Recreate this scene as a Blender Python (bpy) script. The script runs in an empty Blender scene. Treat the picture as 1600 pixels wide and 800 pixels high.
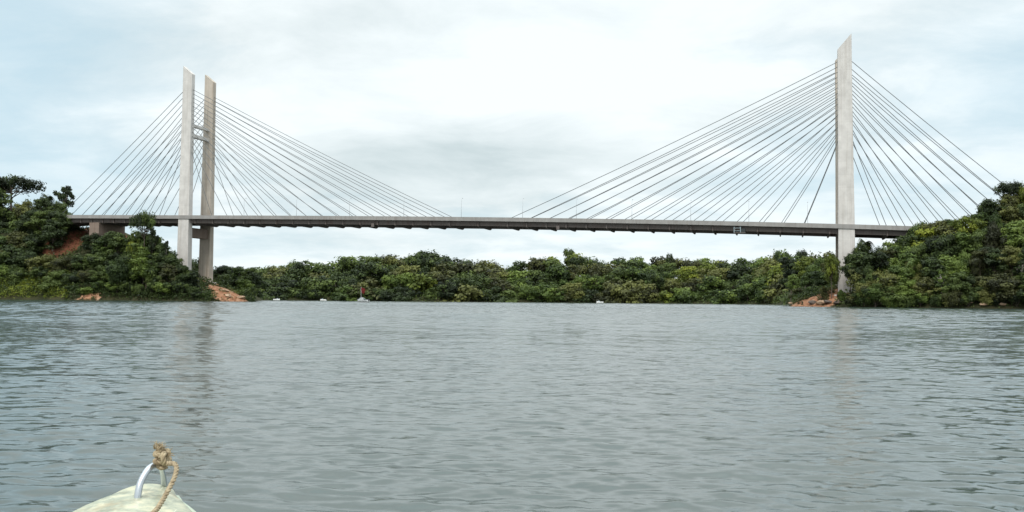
import bpy, math, random
import numpy as np
from mathutils import Vector, Matrix

random.seed(7)
rng = np.random.default_rng(11)
scene = bpy.context.scene
col = scene.collection
R = math.radians

# ------------------------------------------------------------------ camera
F = 1400.0                       # focal length in pixels of the 1600 px wide photograph
CAMH = 1.2
TH = math.atan(69.7 / F)         # pitched up a little
PHI = 0.0080                     # slight roll
r0 = np.array([1., 0, 0]); f0 = np.array([0, math.cos(TH), math.sin(TH)]); u0 = np.array([0, -math.sin(TH), math.cos(TH)])
CR = math.cos(PHI) * r0 + math.sin(PHI) * u0
CU = -math.sin(PHI) * r0 + math.cos(PHI) * u0
CF = f0
CP = np.array([0, 0, CAMH])
cam_d = bpy.data.cameras.new('camera')
cam = bpy.data.objects.new('camera', cam_d); col.objects.link(cam)
cam_d.sensor_width = 36.0
cam_d.lens = 36.0 * F / 1600.0
cam_d.clip_start = 0.05
cam_d.clip_end = 20000
M = Matrix(((CR[0], CU[0], -CF[0], 0), (CR[1], CU[1], -CF[1], 0), (CR[2], CU[2], -CF[2], CAMH), (0, 0, 0, 1)))
cam.matrix_world = M
scene.camera = cam


def ray(px, py):
    d = CF + CR * ((px - 800) / F) - CU * ((py - 400) / F)
    return d


def W(px, py, Y):
    "world point seen at a photo pixel, at distance Y"
    d = ray(px, py)
    return CP + d * (Y / d[1])


def proj(p):
    q = np.asarray(p, float) - CP
    w = q @ CF
    return 800 + F * (q @ CR) / w, 400 - F * (q @ CU) / w


# ------------------------------------------------------------------ helpers
def tag(o, label=None, cat=None, group=None, kind=None):
    if label: o['label'] = label
    if cat: o['category'] = cat
    if group: o['group'] = group
    if kind: o['kind'] = kind
    return o


def empty(name, loc=(0, 0, 0), rz=0.0):
    o = bpy.data.objects.new(name, None)
    o.empty_display_size = 0.3
    col.objects.link(o)
    o.location = loc
    o.rotation_euler = (0, 0, rz)
    return o


def mesh_obj(name, verts, faces, mat, parent=None, smooth=False):
    me = bpy.data.meshes.new(name)
    me.from_pydata([tuple(map(float, v)) for v in verts], [], faces)
    me.update()
    if smooth:
        me.polygons.foreach_set('use_smooth', [True] * len(me.polygons))
    o = bpy.data.objects.new(name, me)
    col.objects.link(o)
    if mat: me.materials.append(mat)
    if parent: o.parent = parent
    return o


class MB:
    "collects shapes for one mesh"
    def __init__(self):
        self.v = []; self.f = []

    def hexa(self, p):
        "8 points: bottom ring 0-3, top ring 4-7"
        n = len(self.v); self.v += [tuple(q) for q in p]
        for q in ((3, 2, 1, 0), (4, 5, 6, 7), (0, 1, 5, 4), (1, 2, 6, 5), (2, 3, 7, 6), (3, 0, 4, 7)):
            self.f.append(tuple(n + i for i in q))
        return self

    def box(self, x0, x1, y0, y1, z0, z1):
        return self.hexa([(x0, y0, z0), (x1, y0, z0), (x1, y1, z0), (x0, y1, z0), (x0, y0, z1), (x1, y0, z1), (x1, y1, z1), (x0, y1, z1)])

    def tube(self, pts, rad, n=8, cap=True, flat=1.0):
        pts = [np.array(p, float) for p in pts]
        if np.isscalar(rad): rad = [rad] * len(pts)
        base = len(self.v)
        prev = None
        for i, p in enumerate(pts):
            t = pts[min(i + 1, len(pts) - 1)] - pts[max(i - 1, 0)]
            t = t / (np.linalg.norm(t) + 1e-9)
            if prev is None:
                a = np.array([0, 0, 1.]) if abs(t[2]) < .9 else np.array([1., 0, 0])
                e1 = np.cross(t, a)
            else:
                e1 = prev - t * (prev @ t)
            e1 /= np.linalg.norm(e1) + 1e-9
            prev = e1
            e2 = np.cross(t, e1)
            for k in range(n):
                a = 2 * math.pi * k / n
                self.v.append(tuple(p + rad[i] * (math.cos(a) * e1 + flat * math.sin(a) * e2)))
        for i in range(len(pts) - 1):
            for k in range(n):
                a = base + i * n + k; b = base + i * n + (k + 1) % n
                self.f.append((a, b, b + n, a + n))
        if cap:
            self.f.append(tuple(base + k for k in range(n))[::-1])
            m = base + (len(pts) - 1) * n
            self.f.append(tuple(m + k for k in range(n)))
        return self

    def loft(self, rings, closed=True, cap=True):
        base = len(self.v); n = len(rings[0])
        for rg in rings: self.v += [tuple(q) for q in rg]
        for i in range(len(rings) - 1):
            for k in range(n if closed else n - 1):
                a = base + i * n + k; b = base + i * n + (k + 1) % n
                self.f.append((a, b, b + n, a + n))
        if cap:
            self.f.append(tuple(base + k for k in range(n))[::-1])
            m = base + (len(rings) - 1) * n
            self.f.append(tuple(m + k for k in range(n)))
        return self

    def build(self, name, mat, parent=None, smooth=False):
        return mesh_obj(name, self.v, self.f, mat, parent, smooth)


def new_mat(name):
    m = bpy.data.materials.new(name); m.use_nodes = True
    nt = m.node_tree
    b = nt.nodes['Principled BSDF']
    return m, nt, b


def N(nt, t, **kw):
    n = nt.nodes.new(t)
    for k, v in kw.items(): setattr(n, k, v)
    return n


def simple(name, c, rough=.7, noise=0.12, scale=1.0, metal=0.0, detail=6, spec=.4, c2=None, bump=0.0):
    "surface with uneven tone from noise"
    m, nt, b = new_mat(name)
    tc = N(nt, 'ShaderNodeTexCoord')
    nz = N(nt, 'ShaderNodeTexNoise'); nz.inputs['Scale'].default_value = scale; nz.inputs['Detail'].default_value = detail
    nt.links.new(tc.outputs['Object'], nz.inputs['Vector'])
    rp = N(nt, 'ShaderNodeValToRGB')
    a = [max(0, x * (1 - noise)) for x in c]; d = [min(1, x * (1 + noise)) for x in c]
    if c2: a = c2
    rp.color_ramp.elements[0].position = .3; rp.color_ramp.elements[1].position = .7
    rp.color_ramp.elements[0].color = (*a, 1); rp.color_ramp.elements[1].color = (*d, 1)
    nt.links.new(nz.outputs['Fac'], rp.inputs['Fac'])
    nt.links.new(rp.outputs['Color'], b.inputs['Base Color'])
    b.inputs['Roughness'].default_value = rough
    b.inputs['Metallic'].default_value = metal
    b.inputs['Specular IOR Level'].default_value = spec
    if bump:
        bp = N(nt, 'ShaderNodeBump'); bp.inputs['Strength'].default_value = bump; bp.inputs['Distance'].default_value = .05
        nt.links.new(nz.outputs['Fac'], bp.inputs['Height']); nt.links.new(bp.outputs['Normal'], b.inputs['Normal'])
    return m


def concrete(name, c, stain=(.30, .22, .17), amount=.5):
    "cast concrete: blotches, vertical rain streaks, horizontal pour joints, brown stains"
    m, nt, b = new_mat(name)
    L = nt.links.new
    tc = N(nt, 'ShaderNodeTexCoord')
    nz = N(nt, 'ShaderNodeTexNoise'); nz.inputs['Scale'].default_value = .35; nz.inputs['Detail'].default_value = 8; nz.inputs['Roughness'].default_value = .65
    L(tc.outputs['Object'], nz.inputs['Vector'])
    mp = N(nt, 'ShaderNodeMapping'); mp.inputs['Scale'].default_value = (1.6, 1.6, .05)
    L(tc.outputs['Object'], mp.inputs['Vector'])
    st = N(nt, 'ShaderNodeTexNoise'); st.inputs['Scale'].default_value = 1.0; st.inputs['Detail'].default_value = 5
    L(mp.outputs['Vector'], st.inputs['Vector'])
    sep = N(nt, 'ShaderNodeSeparateXYZ'); L(tc.outputs['Object'], sep.inputs[0])
    md = N(nt, 'ShaderNodeMath', operation='PINGPONG'); md.inputs[1].default_value = 2.1; L(sep.outputs['Z'], md.inputs[0])
    jl = N(nt, 'ShaderNodeMath', operation='LESS_THAN'); jl.inputs[1].default_value = .10; L(md.outputs[0], jl.inputs[0])
    r1 = N(nt, 'ShaderNodeValToRGB')
    r1.color_ramp.elements[0].position = .25; r1.color_ramp.elements[1].position = .75
    r1.color_ramp.elements[0].color = (*[x * .78 for x in c], 1); r1.color_ramp.elements[1].color = (*[min(1, x * 1.12) for x in c], 1)
    L(nz.outputs['Fac'], r1.inputs['Fac'])
    r2 = N(nt, 'ShaderNodeValToRGB'); r2.color_ramp.elements[0].position = .48; r2.color_ramp.elements[1].position = .75
    r2.color_ramp.elements[0].color = (0, 0, 0, 1); r2.color_ramp.elements[1].color = (amount, amount, amount, 1)
    L(st.outputs['Fac'], r2.inputs['Fac'])
    mx = N(nt, 'ShaderNodeMix', data_type='RGBA'); L(r2.outputs['Color'], mx.inputs['Factor'])
    L(r1.outputs['Color'], mx.inputs['A']); mx.inputs['B'].default_value = (*stain, 1)
    mj = N(nt, 'ShaderNodeMath', operation='MULTIPLY'); mj.inputs[1].default_value = .10; L(jl.outputs[0], mj.inputs[0])
    mx2 = N(nt, 'ShaderNodeMix', data_type='RGBA'); L(mj.outputs[0], mx2.inputs['Factor'])
    L(mx.outputs['Result'], mx2.inputs['A']); mx2.inputs['B'].default_value = (*[x * .5 for x in c], 1)
    L(mx2.outputs['Result'], b.inputs['Base Color'])
    b.inputs['Roughness'].default_value = .85; b.inputs['Specular IOR Level'].default_value = .25
    return m


def foliage(name, c1, c2, c3):
    "leaf material: tone varies clump by clump and tree by tree"
    m, nt, b = new_mat(name)
    L = nt.links.new
    at = N(nt, 'ShaderNodeAttribute'); at.attribute_name = 'tone'
    oi = N(nt, 'ShaderNodeObjectInfo')
    ad = N(nt, 'ShaderNodeMath', operation='MULTIPLY_ADD'); L(oi.outputs['Random'], ad.inputs[0]); ad.inputs[1].default_value = .7; ad.inputs[2].default_value = -.32
    sm = N(nt, 'ShaderNodeMath', operation='ADD'); L(at.outputs['Fac'], sm.inputs[0]); L(ad.outputs[0], sm.inputs[1])
    rp = N(nt, 'ShaderNodeValToRGB'); e = rp.color_ramp.elements
    e[0].position = .1; e[0].color = (*c1, 1); e[1].position = .95; e[1].color = (*c3, 1)
    k = e.new(.55); k.color = (*c2, 1)
    L(sm.outputs[0], rp.inputs['Fac'])
    L(rp.outputs['Color'], b.inputs['Base Color'])
    b.inputs['Roughness'].default_value = .55; b.inputs['Specular IOR Level'].default_value = .25
    tr = N(nt, 'ShaderNodeBsdfTranslucent'); L(rp.outputs['Color'], tr.inputs['Color'])
    ms = N(nt, 'ShaderNodeMixShader'); ms.inputs[0].default_value = .22
    L(b.outputs[0], ms.inputs[1]); L(tr.outputs[0], ms.inputs[2])
    L(ms.outputs[0], nt.nodes['Material Output'].inputs['Surface'])
    return m


MAT = {}
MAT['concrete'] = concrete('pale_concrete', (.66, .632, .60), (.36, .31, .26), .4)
MAT['brown_streaked'] = concrete('brown_streaked_concrete', (.54, .48, .41), (.26, .19, .13), .75)  # darker, browner concrete with heavier streaks, for the far pylon legs
MAT['deck'] = concrete('deck_concrete', (.31, .30, .285), (.2, .17, .15), .5)
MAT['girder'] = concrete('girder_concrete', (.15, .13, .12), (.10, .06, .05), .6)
MAT['pier'] = concrete('pier_concrete', (.26, .20, .165), (.16, .10, .07), .6)
MAT['rim'] = simple('pale_green_plastic', (.46, .52, .40), .4, .15, 14)
MAT['asphalt'] = simple('asphalt', (.05, .05, .05), .9, .2, 3)
MAT['cable'] = simple('cable_sheath', (.12, .13, .135), .5, .1, .2)
MAT['steel'] = simple('galvanised_steel', (.45, .46, .47), .45, .1, 2, .6)
MAT['bark'] = simple('bark', (.11, .09, .07), .9, .35, 2.5, bump=.4)
MAT['palebark'] = simple('pale_bark', (.42, .38, .33), .85, .3, 1.5)
MAT['white'] = simple('white_paint', (.80, .80, .78), .4, .06, 2)
MAT['darkhull'] = simple('dark_hull_paint', (.03, .035, .035), .5, .2, 2)
MAT['red'] = simple('red_cloth', (.26, .03, .028), .8, .15, 3)
MAT['green_shirt'] = simple('pale_green_cloth', (.38, .55, .46), .85, .1, 3)
MAT['dark_cloth'] = simple('dark_cloth', (.03, .04, .06), .85, .2, 3)
MAT['skin'] = simple('skin', (.22, .12, .08), .6, .08, 8)
MAT['hair'] = simple('hair', (.015, .012, .01), .6, .2, 20)
MAT['gantry'] = simple('pale_blue_paint', (.26, .32, .34), .5, .12, 2)
MAT['rock'] = simple('pale_rock', (.43, .31, .21), .9, .3, .9, c2=(.20, .12, .075), bump=.6)
MAT['darkrock'] = simple('dark_wet_rock', (.13, .10, .08), .7, .3, .5, c2=(.05, .04, .035), bump=.6)
LEAF = {
    'dark green': foliage('leaves_dark_green', (.015, .024, .010), (.046, .070, .020), (.108, .148, .036)),
    'mid green': foliage('leaves_mid_green', (.026, .044, .013), (.080, .122, .027), (.160, .218, .044)),
    'olive': foliage('leaves_olive', (.027, .031, .013), (.082, .090, .029), (.165, .176, .048)),
    'yellow-green': foliage('leaves_yellow_green', (.054, .074, .012), (.140, .178, .026), (.26, .295, .040)),
}

# ------------------------------------------------------------------ bridge frame
YR, YL = 290.0, 362.0
TR = W(1320, 350, YR)[:2]; TL = W(307, 340, YL)[:2]
bd = TR - TL; LSPAN = float(np.linalg.norm(bd)); bd = bd / LSPAN
bn = np.array([-bd[1], bd[0]])            # points away from the camera
if bn[1] < 0: bn = -bn
B = lambda s, v, z=0.0: (TL[0] + bd[0] * s + bn[0] * v, TL[1] + bd[1] * s + bn[1] * v, z)
LEGV = 7.0
DECKV = 8.6


def onplane(px, py, v):
    d = ray(px, py)
    t = ((TL - CP[:2]) @ bn + v) / (d[:2] @ bn)
    p = CP + d * t
    return float((p[:2] - TL) @ bd), float(p[2])


ctrl = [onplane(x, y, -DECKV) for x, y in ((120, 335.8), (290, 336), (400, 337), (580, 337.8), (760, 339), (960, 342.3), (1150, 346), (1300, 349.5), (1400, 352.5))]
pf = np.polyfit([c[0] for c in ctrl], [c[1] for c in ctrl], 3)
zdeck = lambda s: float(np.polyval(pf, s))
print('SPAN', LSPAN, 'deck z', [round(zdeck(s), 1) for s in (-60, 0, LSPAN / 2, LSPAN, LSPAN + 60)])

# ------------------------------------------------------------------ terrain
SHORE = [(-900, 470), (-420, 372)] + [tuple(W(px, 470, Y)[:2]) for px, Y in ((-300, 352), (0, 342), (60, 343), (120, 338), (200, 338), (290, 334), (330, 336), (360, 341), (388, 348), (396, 358), (398, 380), (404, 440), (412, 540), (405, 640), (425, 700), (520, 705), (640, 700), (800, 695), (930, 690), (1060, 668), (1140, 640), (1200, 590), (1232, 520), (1236, 430), (1238, 345), (1232, 305), (1238, 290), (1275, 280), (1315, 272), (1345, 262), (1400, 255), (1480, 248), (1600, 240), (1800, 226))] + [(330, 190), (900, 120)]
SHORE = np.array(SHORE)


def seg_dist(P):
    "signed distance to the shoreline, positive on land (P: n x 2)"
    best = np.full(len(P), 1e9)
    A = SHORE[:-1]; Bq = SHORE[1:]
    for a, b in zip(A, Bq):
        ab = b - a
        t = np.clip(((P - a) @ ab) / (ab @ ab), 0, 1)
        d = np.linalg.norm(P - (a + t[:, None] * ab), axis=1)
        best = np.minimum(best, d)
    # inside test against river polygon
    poly = np.vstack([SHORE, [(3000, 60), (9000, -9000), (-9000, -9000), (-3000, 500)]])
    inside = np.zeros(len(P), bool)
    j = len(poly) - 1
    for i in range(len(poly)):
        xi, yi = poly[i]; xj, yj = poly[j]
        c = ((yi > P[:, 1]) != (yj > P[:, 1])) & (P[:, 0] < (xj - xi) * (P[:, 1] - yi) / (yj - yi + 1e-12) + xi)
        inside ^= c
        j = i
    return np.where(inside, -best, best)


HC = []
def hc(px, Y, h): HC.append((*W(px, 470, Y)[:2], h))
# left bank
hc(310, 356, 9.0); hc(316, 368, 9.5); hc(345, 362, 8.5); hc(338, 350, 10); hc(362, 356, 8); hc(380, 362, 3.0); hc(280, 352, 10); hc(245, 362, 15); hc(170, 374, 24); hc(105, 382, 30); hc(60, 380, 29)
hc(0, 375, 27); hc(-120, 390, 30); hc(-300, 420, 36); hc(105, 366, 22); hc(40, 360, 16); hc(170, 360, 19)
hc(150, 440, 34); hc(0, 460, 44); hc(330, 440, 12); hc(380, 480, 9); hc(330, 560, 14); hc(250, 600, 26)
# right bank
hc(1318, 284, 7.5); hc(1322, 298, 7.0); hc(1290, 288, 9.0); hc(1265, 296, 7.0); hc(1400, 280, 12); hc(1500, 276, 19); hc(1600, 272, 23); hc(1700, 272, 25); hc(1600, 256, 17); hc(1480, 262, 10); hc(1400, 266, 7)
hc(1260, 345, 6); hc(1300, 345, 10); hc(1500, 350, 26); hc(1260, 450, 9); hc(1400, 480, 24); hc(2000, 260, 26)
# far bank
for px, h in ((410, 14), (480, 18), (560, 20), (660, 23), (760, 18), (840, 19), (920, 22), (1040, 20), (1140, 19), (1230, 18)):
    hc(px, 775 if px < 1100 else 720, h)
for px in (300, 600, 900, 1200, 1500): hc(px, 1100, 10)
HC = np.array(HC)


def vnoise(x, y, s, seed=0):
    "cheap smooth noise from sines"
    r = np.random.default_rng(seed)
    out = 0
    for k in range(6):
        a = r.uniform(0, 6.28); fq = (0.6 + 0.35 * k) * 2 * math.pi / s
        out = out + np.sin((x * math.cos(a) + y * math.sin(a)) * fq + r.uniform(0, 6.28)) / (1 + .5 * k)
    return out / 2.2


def height(P):
    P = np.atleast_2d(P).astype(float)
    d = seg_dist(P)
    w = 1.0 / (np.linalg.norm(P[:, None, :] - HC[None, :, :2], axis=2) ** 3 + 30.0)
    H = (w * HC[:, 2]).sum(1) / w.sum(1)
    far = P[:, 1] > 560
    D = np.where(far, 75.0, 26.0)
    s = np.clip(d / D, 0, 1); s = s ** .85
    h = H * s + np.clip(d, 0, 1.5) * .5
    h = h + np.clip(d / 12, 0, 1) * (vnoise(P[:, 0], P[:, 1], 28, 3) * .7 + vnoise(P[:, 0], P[:, 1], 9, 5) * .28)
    h = np.where(d > 0, np.maximum(h, .05), np.maximum(d * .5, -4.0))
    return h


def ground(x, y): return float(height([(x, y)])[0])


def hit(px, py):
    "where a photo pixel meets the terrain"
    d = ray(px, py)
    ts = np.arange(180, 900, 1.0)
    P = CP + d[None, :] * (ts / d[1])[:, None]
    h = height(P[:, :2])
    k = np.nonzero(P[:, 2] < h)[0]
    return P[k[0]] if len(k) else None


SOIL = []     # (x, y, radius): bare red earth
def soil(px, py, r, pale=1.0):
    p = hit(px, py)
    if p is not None: SOIL.append((p[0], p[1], r, pale))
for px, py, r in ((322, 440, 3.5), (336, 444, 4.5), (345, 450, 5), (355, 457, 4.5), (362, 462, 4.5), (372, 465, 3.5), (330, 437, 3.5), (312, 434, 2.5), (345, 462, 3.5), (126, 464, 1.1), (138, 464.5, 1.3), (151, 464, 1.0),
                  (1245, 474, 4), (1262, 470, 5), (1280, 466, 6), (1300, 460, 6), (1315, 452, 6), (1325, 446, 5), (1290, 474, 4), (1335, 444, 4)):
    soil(px, py, r)
for px, py, r in ((115, 352, 4), (130, 358, 4.5), (142, 362, 4), (125, 375, 4), (110, 385, 4.5), (95, 388, 4.5), (85, 385, 4), (135, 372, 4), (200, 374, 4), (205, 384, 3.5), (150, 370, 4)):
    soil(px, py, r, 0.0)
SOIL = np.array(SOIL)


def soil_mask(P):
    P = np.atleast_2d(P)
    if not len(SOIL): return np.zeros(len(P))
    d = np.linalg.norm(P[:, None, :] - SOIL[None, :, :2], axis=2) / SOIL[None, :, 2]
    return np.clip(1.5 - d.min(1), 0, 1)


def grid_coords(a, b, step, out):
    c = list(np.arange(a, b + .1, step))
    lo = []; hi = []; s = step
    x = a
    while x > -out: s *= 1.35; x -= s; lo.append(x)
    s = step; x = b
    while x < out: s *= 1.35; x += s; hi.append(x)
    return np.array(lo[::-1] + c + hi)


gx = grid_coords(-330, 330, 3.0, 9000)
gy = np.concatenate([grid_coords(222, 800, 3.0, 9000)])
XX, YY = np.meshgrid(gx, gy)
PP = np.stack([XX.ravel(), YY.ravel()], 1)
hh = np.concatenate([height(PP[i:i + 20000]) for i in range(0, len(PP), 20000)])
nx, ny = len(gx), len(gy)
faces = [(j * nx + i, j * nx + i + 1, (j + 1) * nx + i + 1, (j + 1) * nx + i) for j in range(ny - 1) for i in range(nx - 1)]
gm, nt, b = new_mat('riverbank_earth')
L = nt.links.new
tc = N(nt, 'ShaderNodeTexCoord')
n1 = N(nt, 'ShaderNodeTexNoise'); n1.inputs['Scale'].default_value = .25; n1.inputs['Detail'].default_value = 8; L(tc.outputs['Object'], n1.inputs['Vector'])
n2 = N(nt, 'ShaderNodeTexNoise'); n2.inputs['Scale'].default_value = .6; n2.inputs['Detail'].default_value = 8; n2.inputs['Roughness'].default_value = .7; L(tc.outputs['Object'], n2.inputs['Vector'])
g1 = N(nt, 'ShaderNodeValToRGB'); e = g1.color_ramp.elements
e[0].position = .3; e[0].color = (.020, .026, .012, 1); e[1].position = .72; e[1].color = (.055, .052, .026, 1)
L(n1.outputs['Fac'], g1.inputs['Fac'])
s1 = N(nt, 'ShaderNodeValToRGB'); e = s1.color_ramp.elements
e[0].position = .28; e[0].color = (.15, .065, .036, 1); e[1].position = .72; e[1].color = (.50, .36, .25, 1)
k = e.new(.5); k.color = (.35, .175, .10, 1)
L(n2.outputs['Fac'], s1.inputs['Fac'])
at = N(nt, 'ShaderNodeAttribute'); at.attribute_name = 'soil'
ma = N(nt, 'ShaderNodeMath', operation='MULTIPLY_ADD'); L(n2.outputs['Fac'], ma.inputs[0]); ma.inputs[1].default_value = 2.0; ma.inputs[2].default_value = -1.0
mb = N(nt, 'ShaderNodeMath', operation='ADD'); L(at.outputs['Fac'], mb.inputs[0]); L(ma.outputs[0], mb.inputs[1])
s2 = N(nt, 'ShaderNodeValToRGB'); e = s2.color_ramp.elements
e[0].position = .28; e[0].color = (.075, .026, .016, 1); e[1].position = .75; e[1].color = (.23, .095, .055, 1)
L(n2.outputs['Fac'], s2.inputs['Fac'])
ap = N(nt, 'ShaderNodeAttribute'); ap.attribute_name = 'pale_earth'
mp_ = N(nt, 'ShaderNodeMix', data_type='RGBA'); L(ap.outputs['Fac'], mp_.inputs['Factor']); L(s2.outputs['Color'], mp_.inputs['A']); L(s1.outputs['Color'], mp_.inputs['B'])
mr = N(nt, 'ShaderNodeMapRange'); mr.inputs['From Min'].default_value = .35; mr.inputs['From Max'].default_value = .55; L(mb.outputs[0], mr.inputs['Value'])
mx = N(nt, 'ShaderNodeMix', data_type='RGBA'); L(mr.outputs[0], mx.inputs['Factor']); L(g1.outputs['Color'], mx.inputs['A']); L(mp_.outputs['Result'], mx.inputs['B'])
L(mx.outputs['Result'], b.inputs['Base Color']); b.inputs['Roughness'].default_value = .95; b.inputs['Specular IOR Level'].default_value = .1
bp = N(nt, 'ShaderNodeBump'); bp.inputs['Strength'].default_value = .8; bp.inputs['Distance'].default_value = .8; L(n2.outputs['Fac'], bp.inputs['Height']); L(bp.outputs['Normal'], b.inputs['Normal'])
terr = mesh_obj('terrain', np.c_[PP, hh], faces, gm, smooth=True)
a = terr.data.attributes.new('soil', 'FLOAT', 'POINT'); a.data.foreach_set('value', soil_mask(PP).astype(np.float32))
nearest = np.linalg.norm(PP[:, None, :] - SOIL[None, :, :2], axis=2).argmin(1)
a = terr.data.attributes.new('pale_earth', 'FLOAT', 'POINT'); a.data.foreach_set('value', SOIL[nearest, 3].astype(np.float32))
tag(terr, 'wooded riverbanks with patches of bare red earth', kind='structure')

# ------------------------------------------------------------------ water
th_f = np.radians(np.arange(-40, 40.01, .15))
th_b = np.radians(np.concatenate([np.arange(44, 317, 6)]))
rr = [1.2]
while rr[-1] < 330: rr.append(rr[-1] + min(rr[-1] * .0048, .34))
while rr[-1] < 560: rr.append(rr[-1] + .6)
rr += [ 600, 900, 1500, 3000, 7000]
rr = np.array(rr); DR = np.gradient(rr); tt = np.concatenate([th_f, th_b])
RR, TT = np.meshgrid(rr, tt, indexing='ij')
WX = RR * np.sin(TT); WY = RR * np.cos(TT)
WZ = np.zeros_like(WX)
wr = np.random.default_rng(5)
front = np.abs((TT + math.pi) % (2 * math.pi) - math.pi) < R(39.5)
gust = .90 + .22 * np.clip(vnoise(WX * .6, WY, 22, 21), -1, 1) + .12 * np.clip(vnoise(WX, WY, 7, 22), -1, 1)
DRR = np.broadcast_to(DR[:, None], RR.shape)
def add_waves(n, l0, l1, slope_f, spread, far_gain):
    for i in range(n):
        lam = l0 * (l1 / l0) ** (i / (n - 1)) * wr.uniform(.93, 1.07)
        ang = wr.normal(R(10), spread)
        kx, ky = math.sin(ang) * 2 * math.pi / lam, math.cos(ang) * 2 * math.pi / lam
        amp = slope_f(lam) * lam / (2 * math.pi)
        fade_r = np.clip((lam / DR - 2.2) / 2.5, 0, 1) * (far_gain(rr) if far_gain else 1)
        k = np.nonzero(fade_r > 0)[0]
        if not len(k): continue
        a_, c_ = k[0], k[-1] + 1
        X_, Y_ = WX[a_:c_], WY[a_:c_]
        ph = kx * X_ + ky * Y_ + wr.uniform(0, 6.28)
        ph = ph + .8 * np.sin(X_ * .55 + i) * np.sin(Y_ * .35 + 2 * i)
        WZ[a_:c_] += amp * fade_r[a_:c_, None] * (np.sin(ph) + .22 * np.sin(2 * ph + 1.2))
add_waves(60, .10, 1.3, lambda l: .030 * math.exp(-(math.log(l / .15)) ** 2 * .50) + .004, R(30), None)
# the open middle of the river carries longer chop
add_waves(18, 1.1, 4.0, lambda l: .045, R(34), lambda r_: np.clip((r_ - 14) / 90, 0, 1))
WZ = np.where(front, WZ, 0)
WZ *= gust
# ring zero: pinch to a centre disc
nr, ntt = WX.shape
verts = np.stack([WX.ravel(), WY.ravel(), WZ.ravel()], 1)
idx = np.arange(nr * ntt).reshape(nr, ntt)
A_ = idx[:-1, :]; B_ = idx[1:, :]
An = np.roll(A_, -1, 1); Bn = np.roll(B_, -1, 1)
quads = np.stack([A_, An, Bn, B_], -1).reshape(-1, 4)[:, ::-1]
me = bpy.data.meshes.new('river_water')
nv = len(verts) + 1
me.vertices.add(nv); me.vertices.foreach_set('co', np.vstack([verts, [[0, 0, 0]]]).astype(np.float32).ravel())
tris = np.stack([idx[0], np.roll(idx[0], -1), np.full(ntt, nv - 1)], -1)
nl = quads.size + tris.size
me.loops.add(nl); me.loops.foreach_set('vertex_index', np.concatenate([quads.ravel(), tris.ravel()]).astype(np.int32))
npoly = len(quads) + len(tris)
me.polygons.add(npoly)
ls = np.concatenate([np.arange(len(quads)) * 4, quads.size + np.arange(len(tris)) * 3])
me.polygons.foreach_set('loop_start', ls.astype(np.int32))
me.polygons.foreach_set('use_smooth', np.ones(npoly, bool))
me.update(calc_edges=True); me.validate()
water = bpy.data.objects.new('river_water', me); col.objects.link(water)
wm, nt, b = new_mat('river_water'); L = nt.links.new
tc = N(nt, 'ShaderNodeTexCoord')
b.inputs['Base Color'].default_value = (.036, .056, .048, 1)
b.inputs['IOR'].default_value = 1.85; b.inputs['Roughness'].default_value = .13
geo = N(nt, 'ShaderNodeNewGeometry')
def wnoise(sx, sy, det):
    mp = N(nt, 'ShaderNodeMapping'); mp.inputs['Scale'].default_value = (sx, sy, 1); mp.inputs['Rotation'].default_value = (0, 0, R(-12))
    L(tc.outputs['Object'], mp.inputs['Vector'])
    nz = N(nt, 'ShaderNodeTexNoise'); nz.inputs['Scale'].default_value = 1; nz.inputs['Detail'].default_value = det; nz.inputs['Roughness'].default_value = .6
    L(mp.outputs['Vector'], nz.inputs['Vector'])
    return nz
# ripples too small for the mesh tilt the surface normal directly
wa = wnoise(3.6, 7.5, 5); wb = wnoise(.45, 1.3, 3)
def slope_of(nz, k):
    sb = N(nt, 'ShaderNodeVectorMath', operation='SUBTRACT'); L(nz.outputs['Color'], sb.inputs[0]); sb.inputs[1].default_value = (.5, .5, .5)
    ml = N(nt, 'ShaderNodeVectorMath', operation='MULTIPLY'); L(sb.outputs[0], ml.inputs[0]); ml.inputs[1].default_value = (k * .7, k, 0)
    return ml.outputs[0]
ln = N(nt, 'ShaderNodeVectorMath', operation='LENGTH'); L(geo.outputs['Position'], ln.inputs[0])
ds = N(nt, 'ShaderNodeMapRange'); ds.inputs['From Min'].default_value = 6; ds.inputs['From Max'].default_value = 70; ds.inputs['To Min'].default_value = .75; ds.inputs['To Max'].default_value = .35
L(ln.outputs['Value'], ds.inputs['Value'])
va = N(nt, 'ShaderNodeVectorMath', operation='ADD'); L(slope_of(wa, .75), va.inputs[0]); L(slope_of(wb, .30), va.inputs[1])
vs_ = N(nt, 'ShaderNodeVectorMath', operation='SCALE'); L(va.outputs[0], vs_.inputs[0]); L(ds.outputs[0], vs_.inputs['Scale'])
vb = N(nt, 'ShaderNodeVectorMath', operation='ADD'); L(vs_.outputs[0], vb.inputs[0]); L(geo.outputs['Normal'], vb.inputs[1])
vn = N(nt, 'ShaderNodeVectorMath', operation='NORMALIZE'); L(vb.outputs[0], vn.inputs[0])
L(vn.outputs[0], b.inputs['Normal'])
me.materials.append(wm)
tag(water, 'rippled grey green river water', kind='structure')

# ------------------------------------------------------------------ bridge
br = empty('cable_stayed_bridge', B(LSPAN / 2, 0, 0))
br.rotation_euler = (0, 0, 0)
tag(br, 'long concrete cable-stayed bridge with two pylons crossing the river between wooded banks', 'bridge')
BO = np.array(br.location)


def bpart(mb, name, mat, parent=br, smooth=False):
    "build a part whose shape was given in world coordinates"
    org = BO if parent is br else np.array(parent['worg'])
    mb.v = [tuple(np.array(q) - org) for q in mb.v]
    o = mb.build(name, mat, parent, smooth)
    o['worg'] = [float(q) for q in org]
    return o


S0, S1 = -77.0, LSPAN + 80.0
ss = list(np.linspace(S0, S1, 66))


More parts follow.
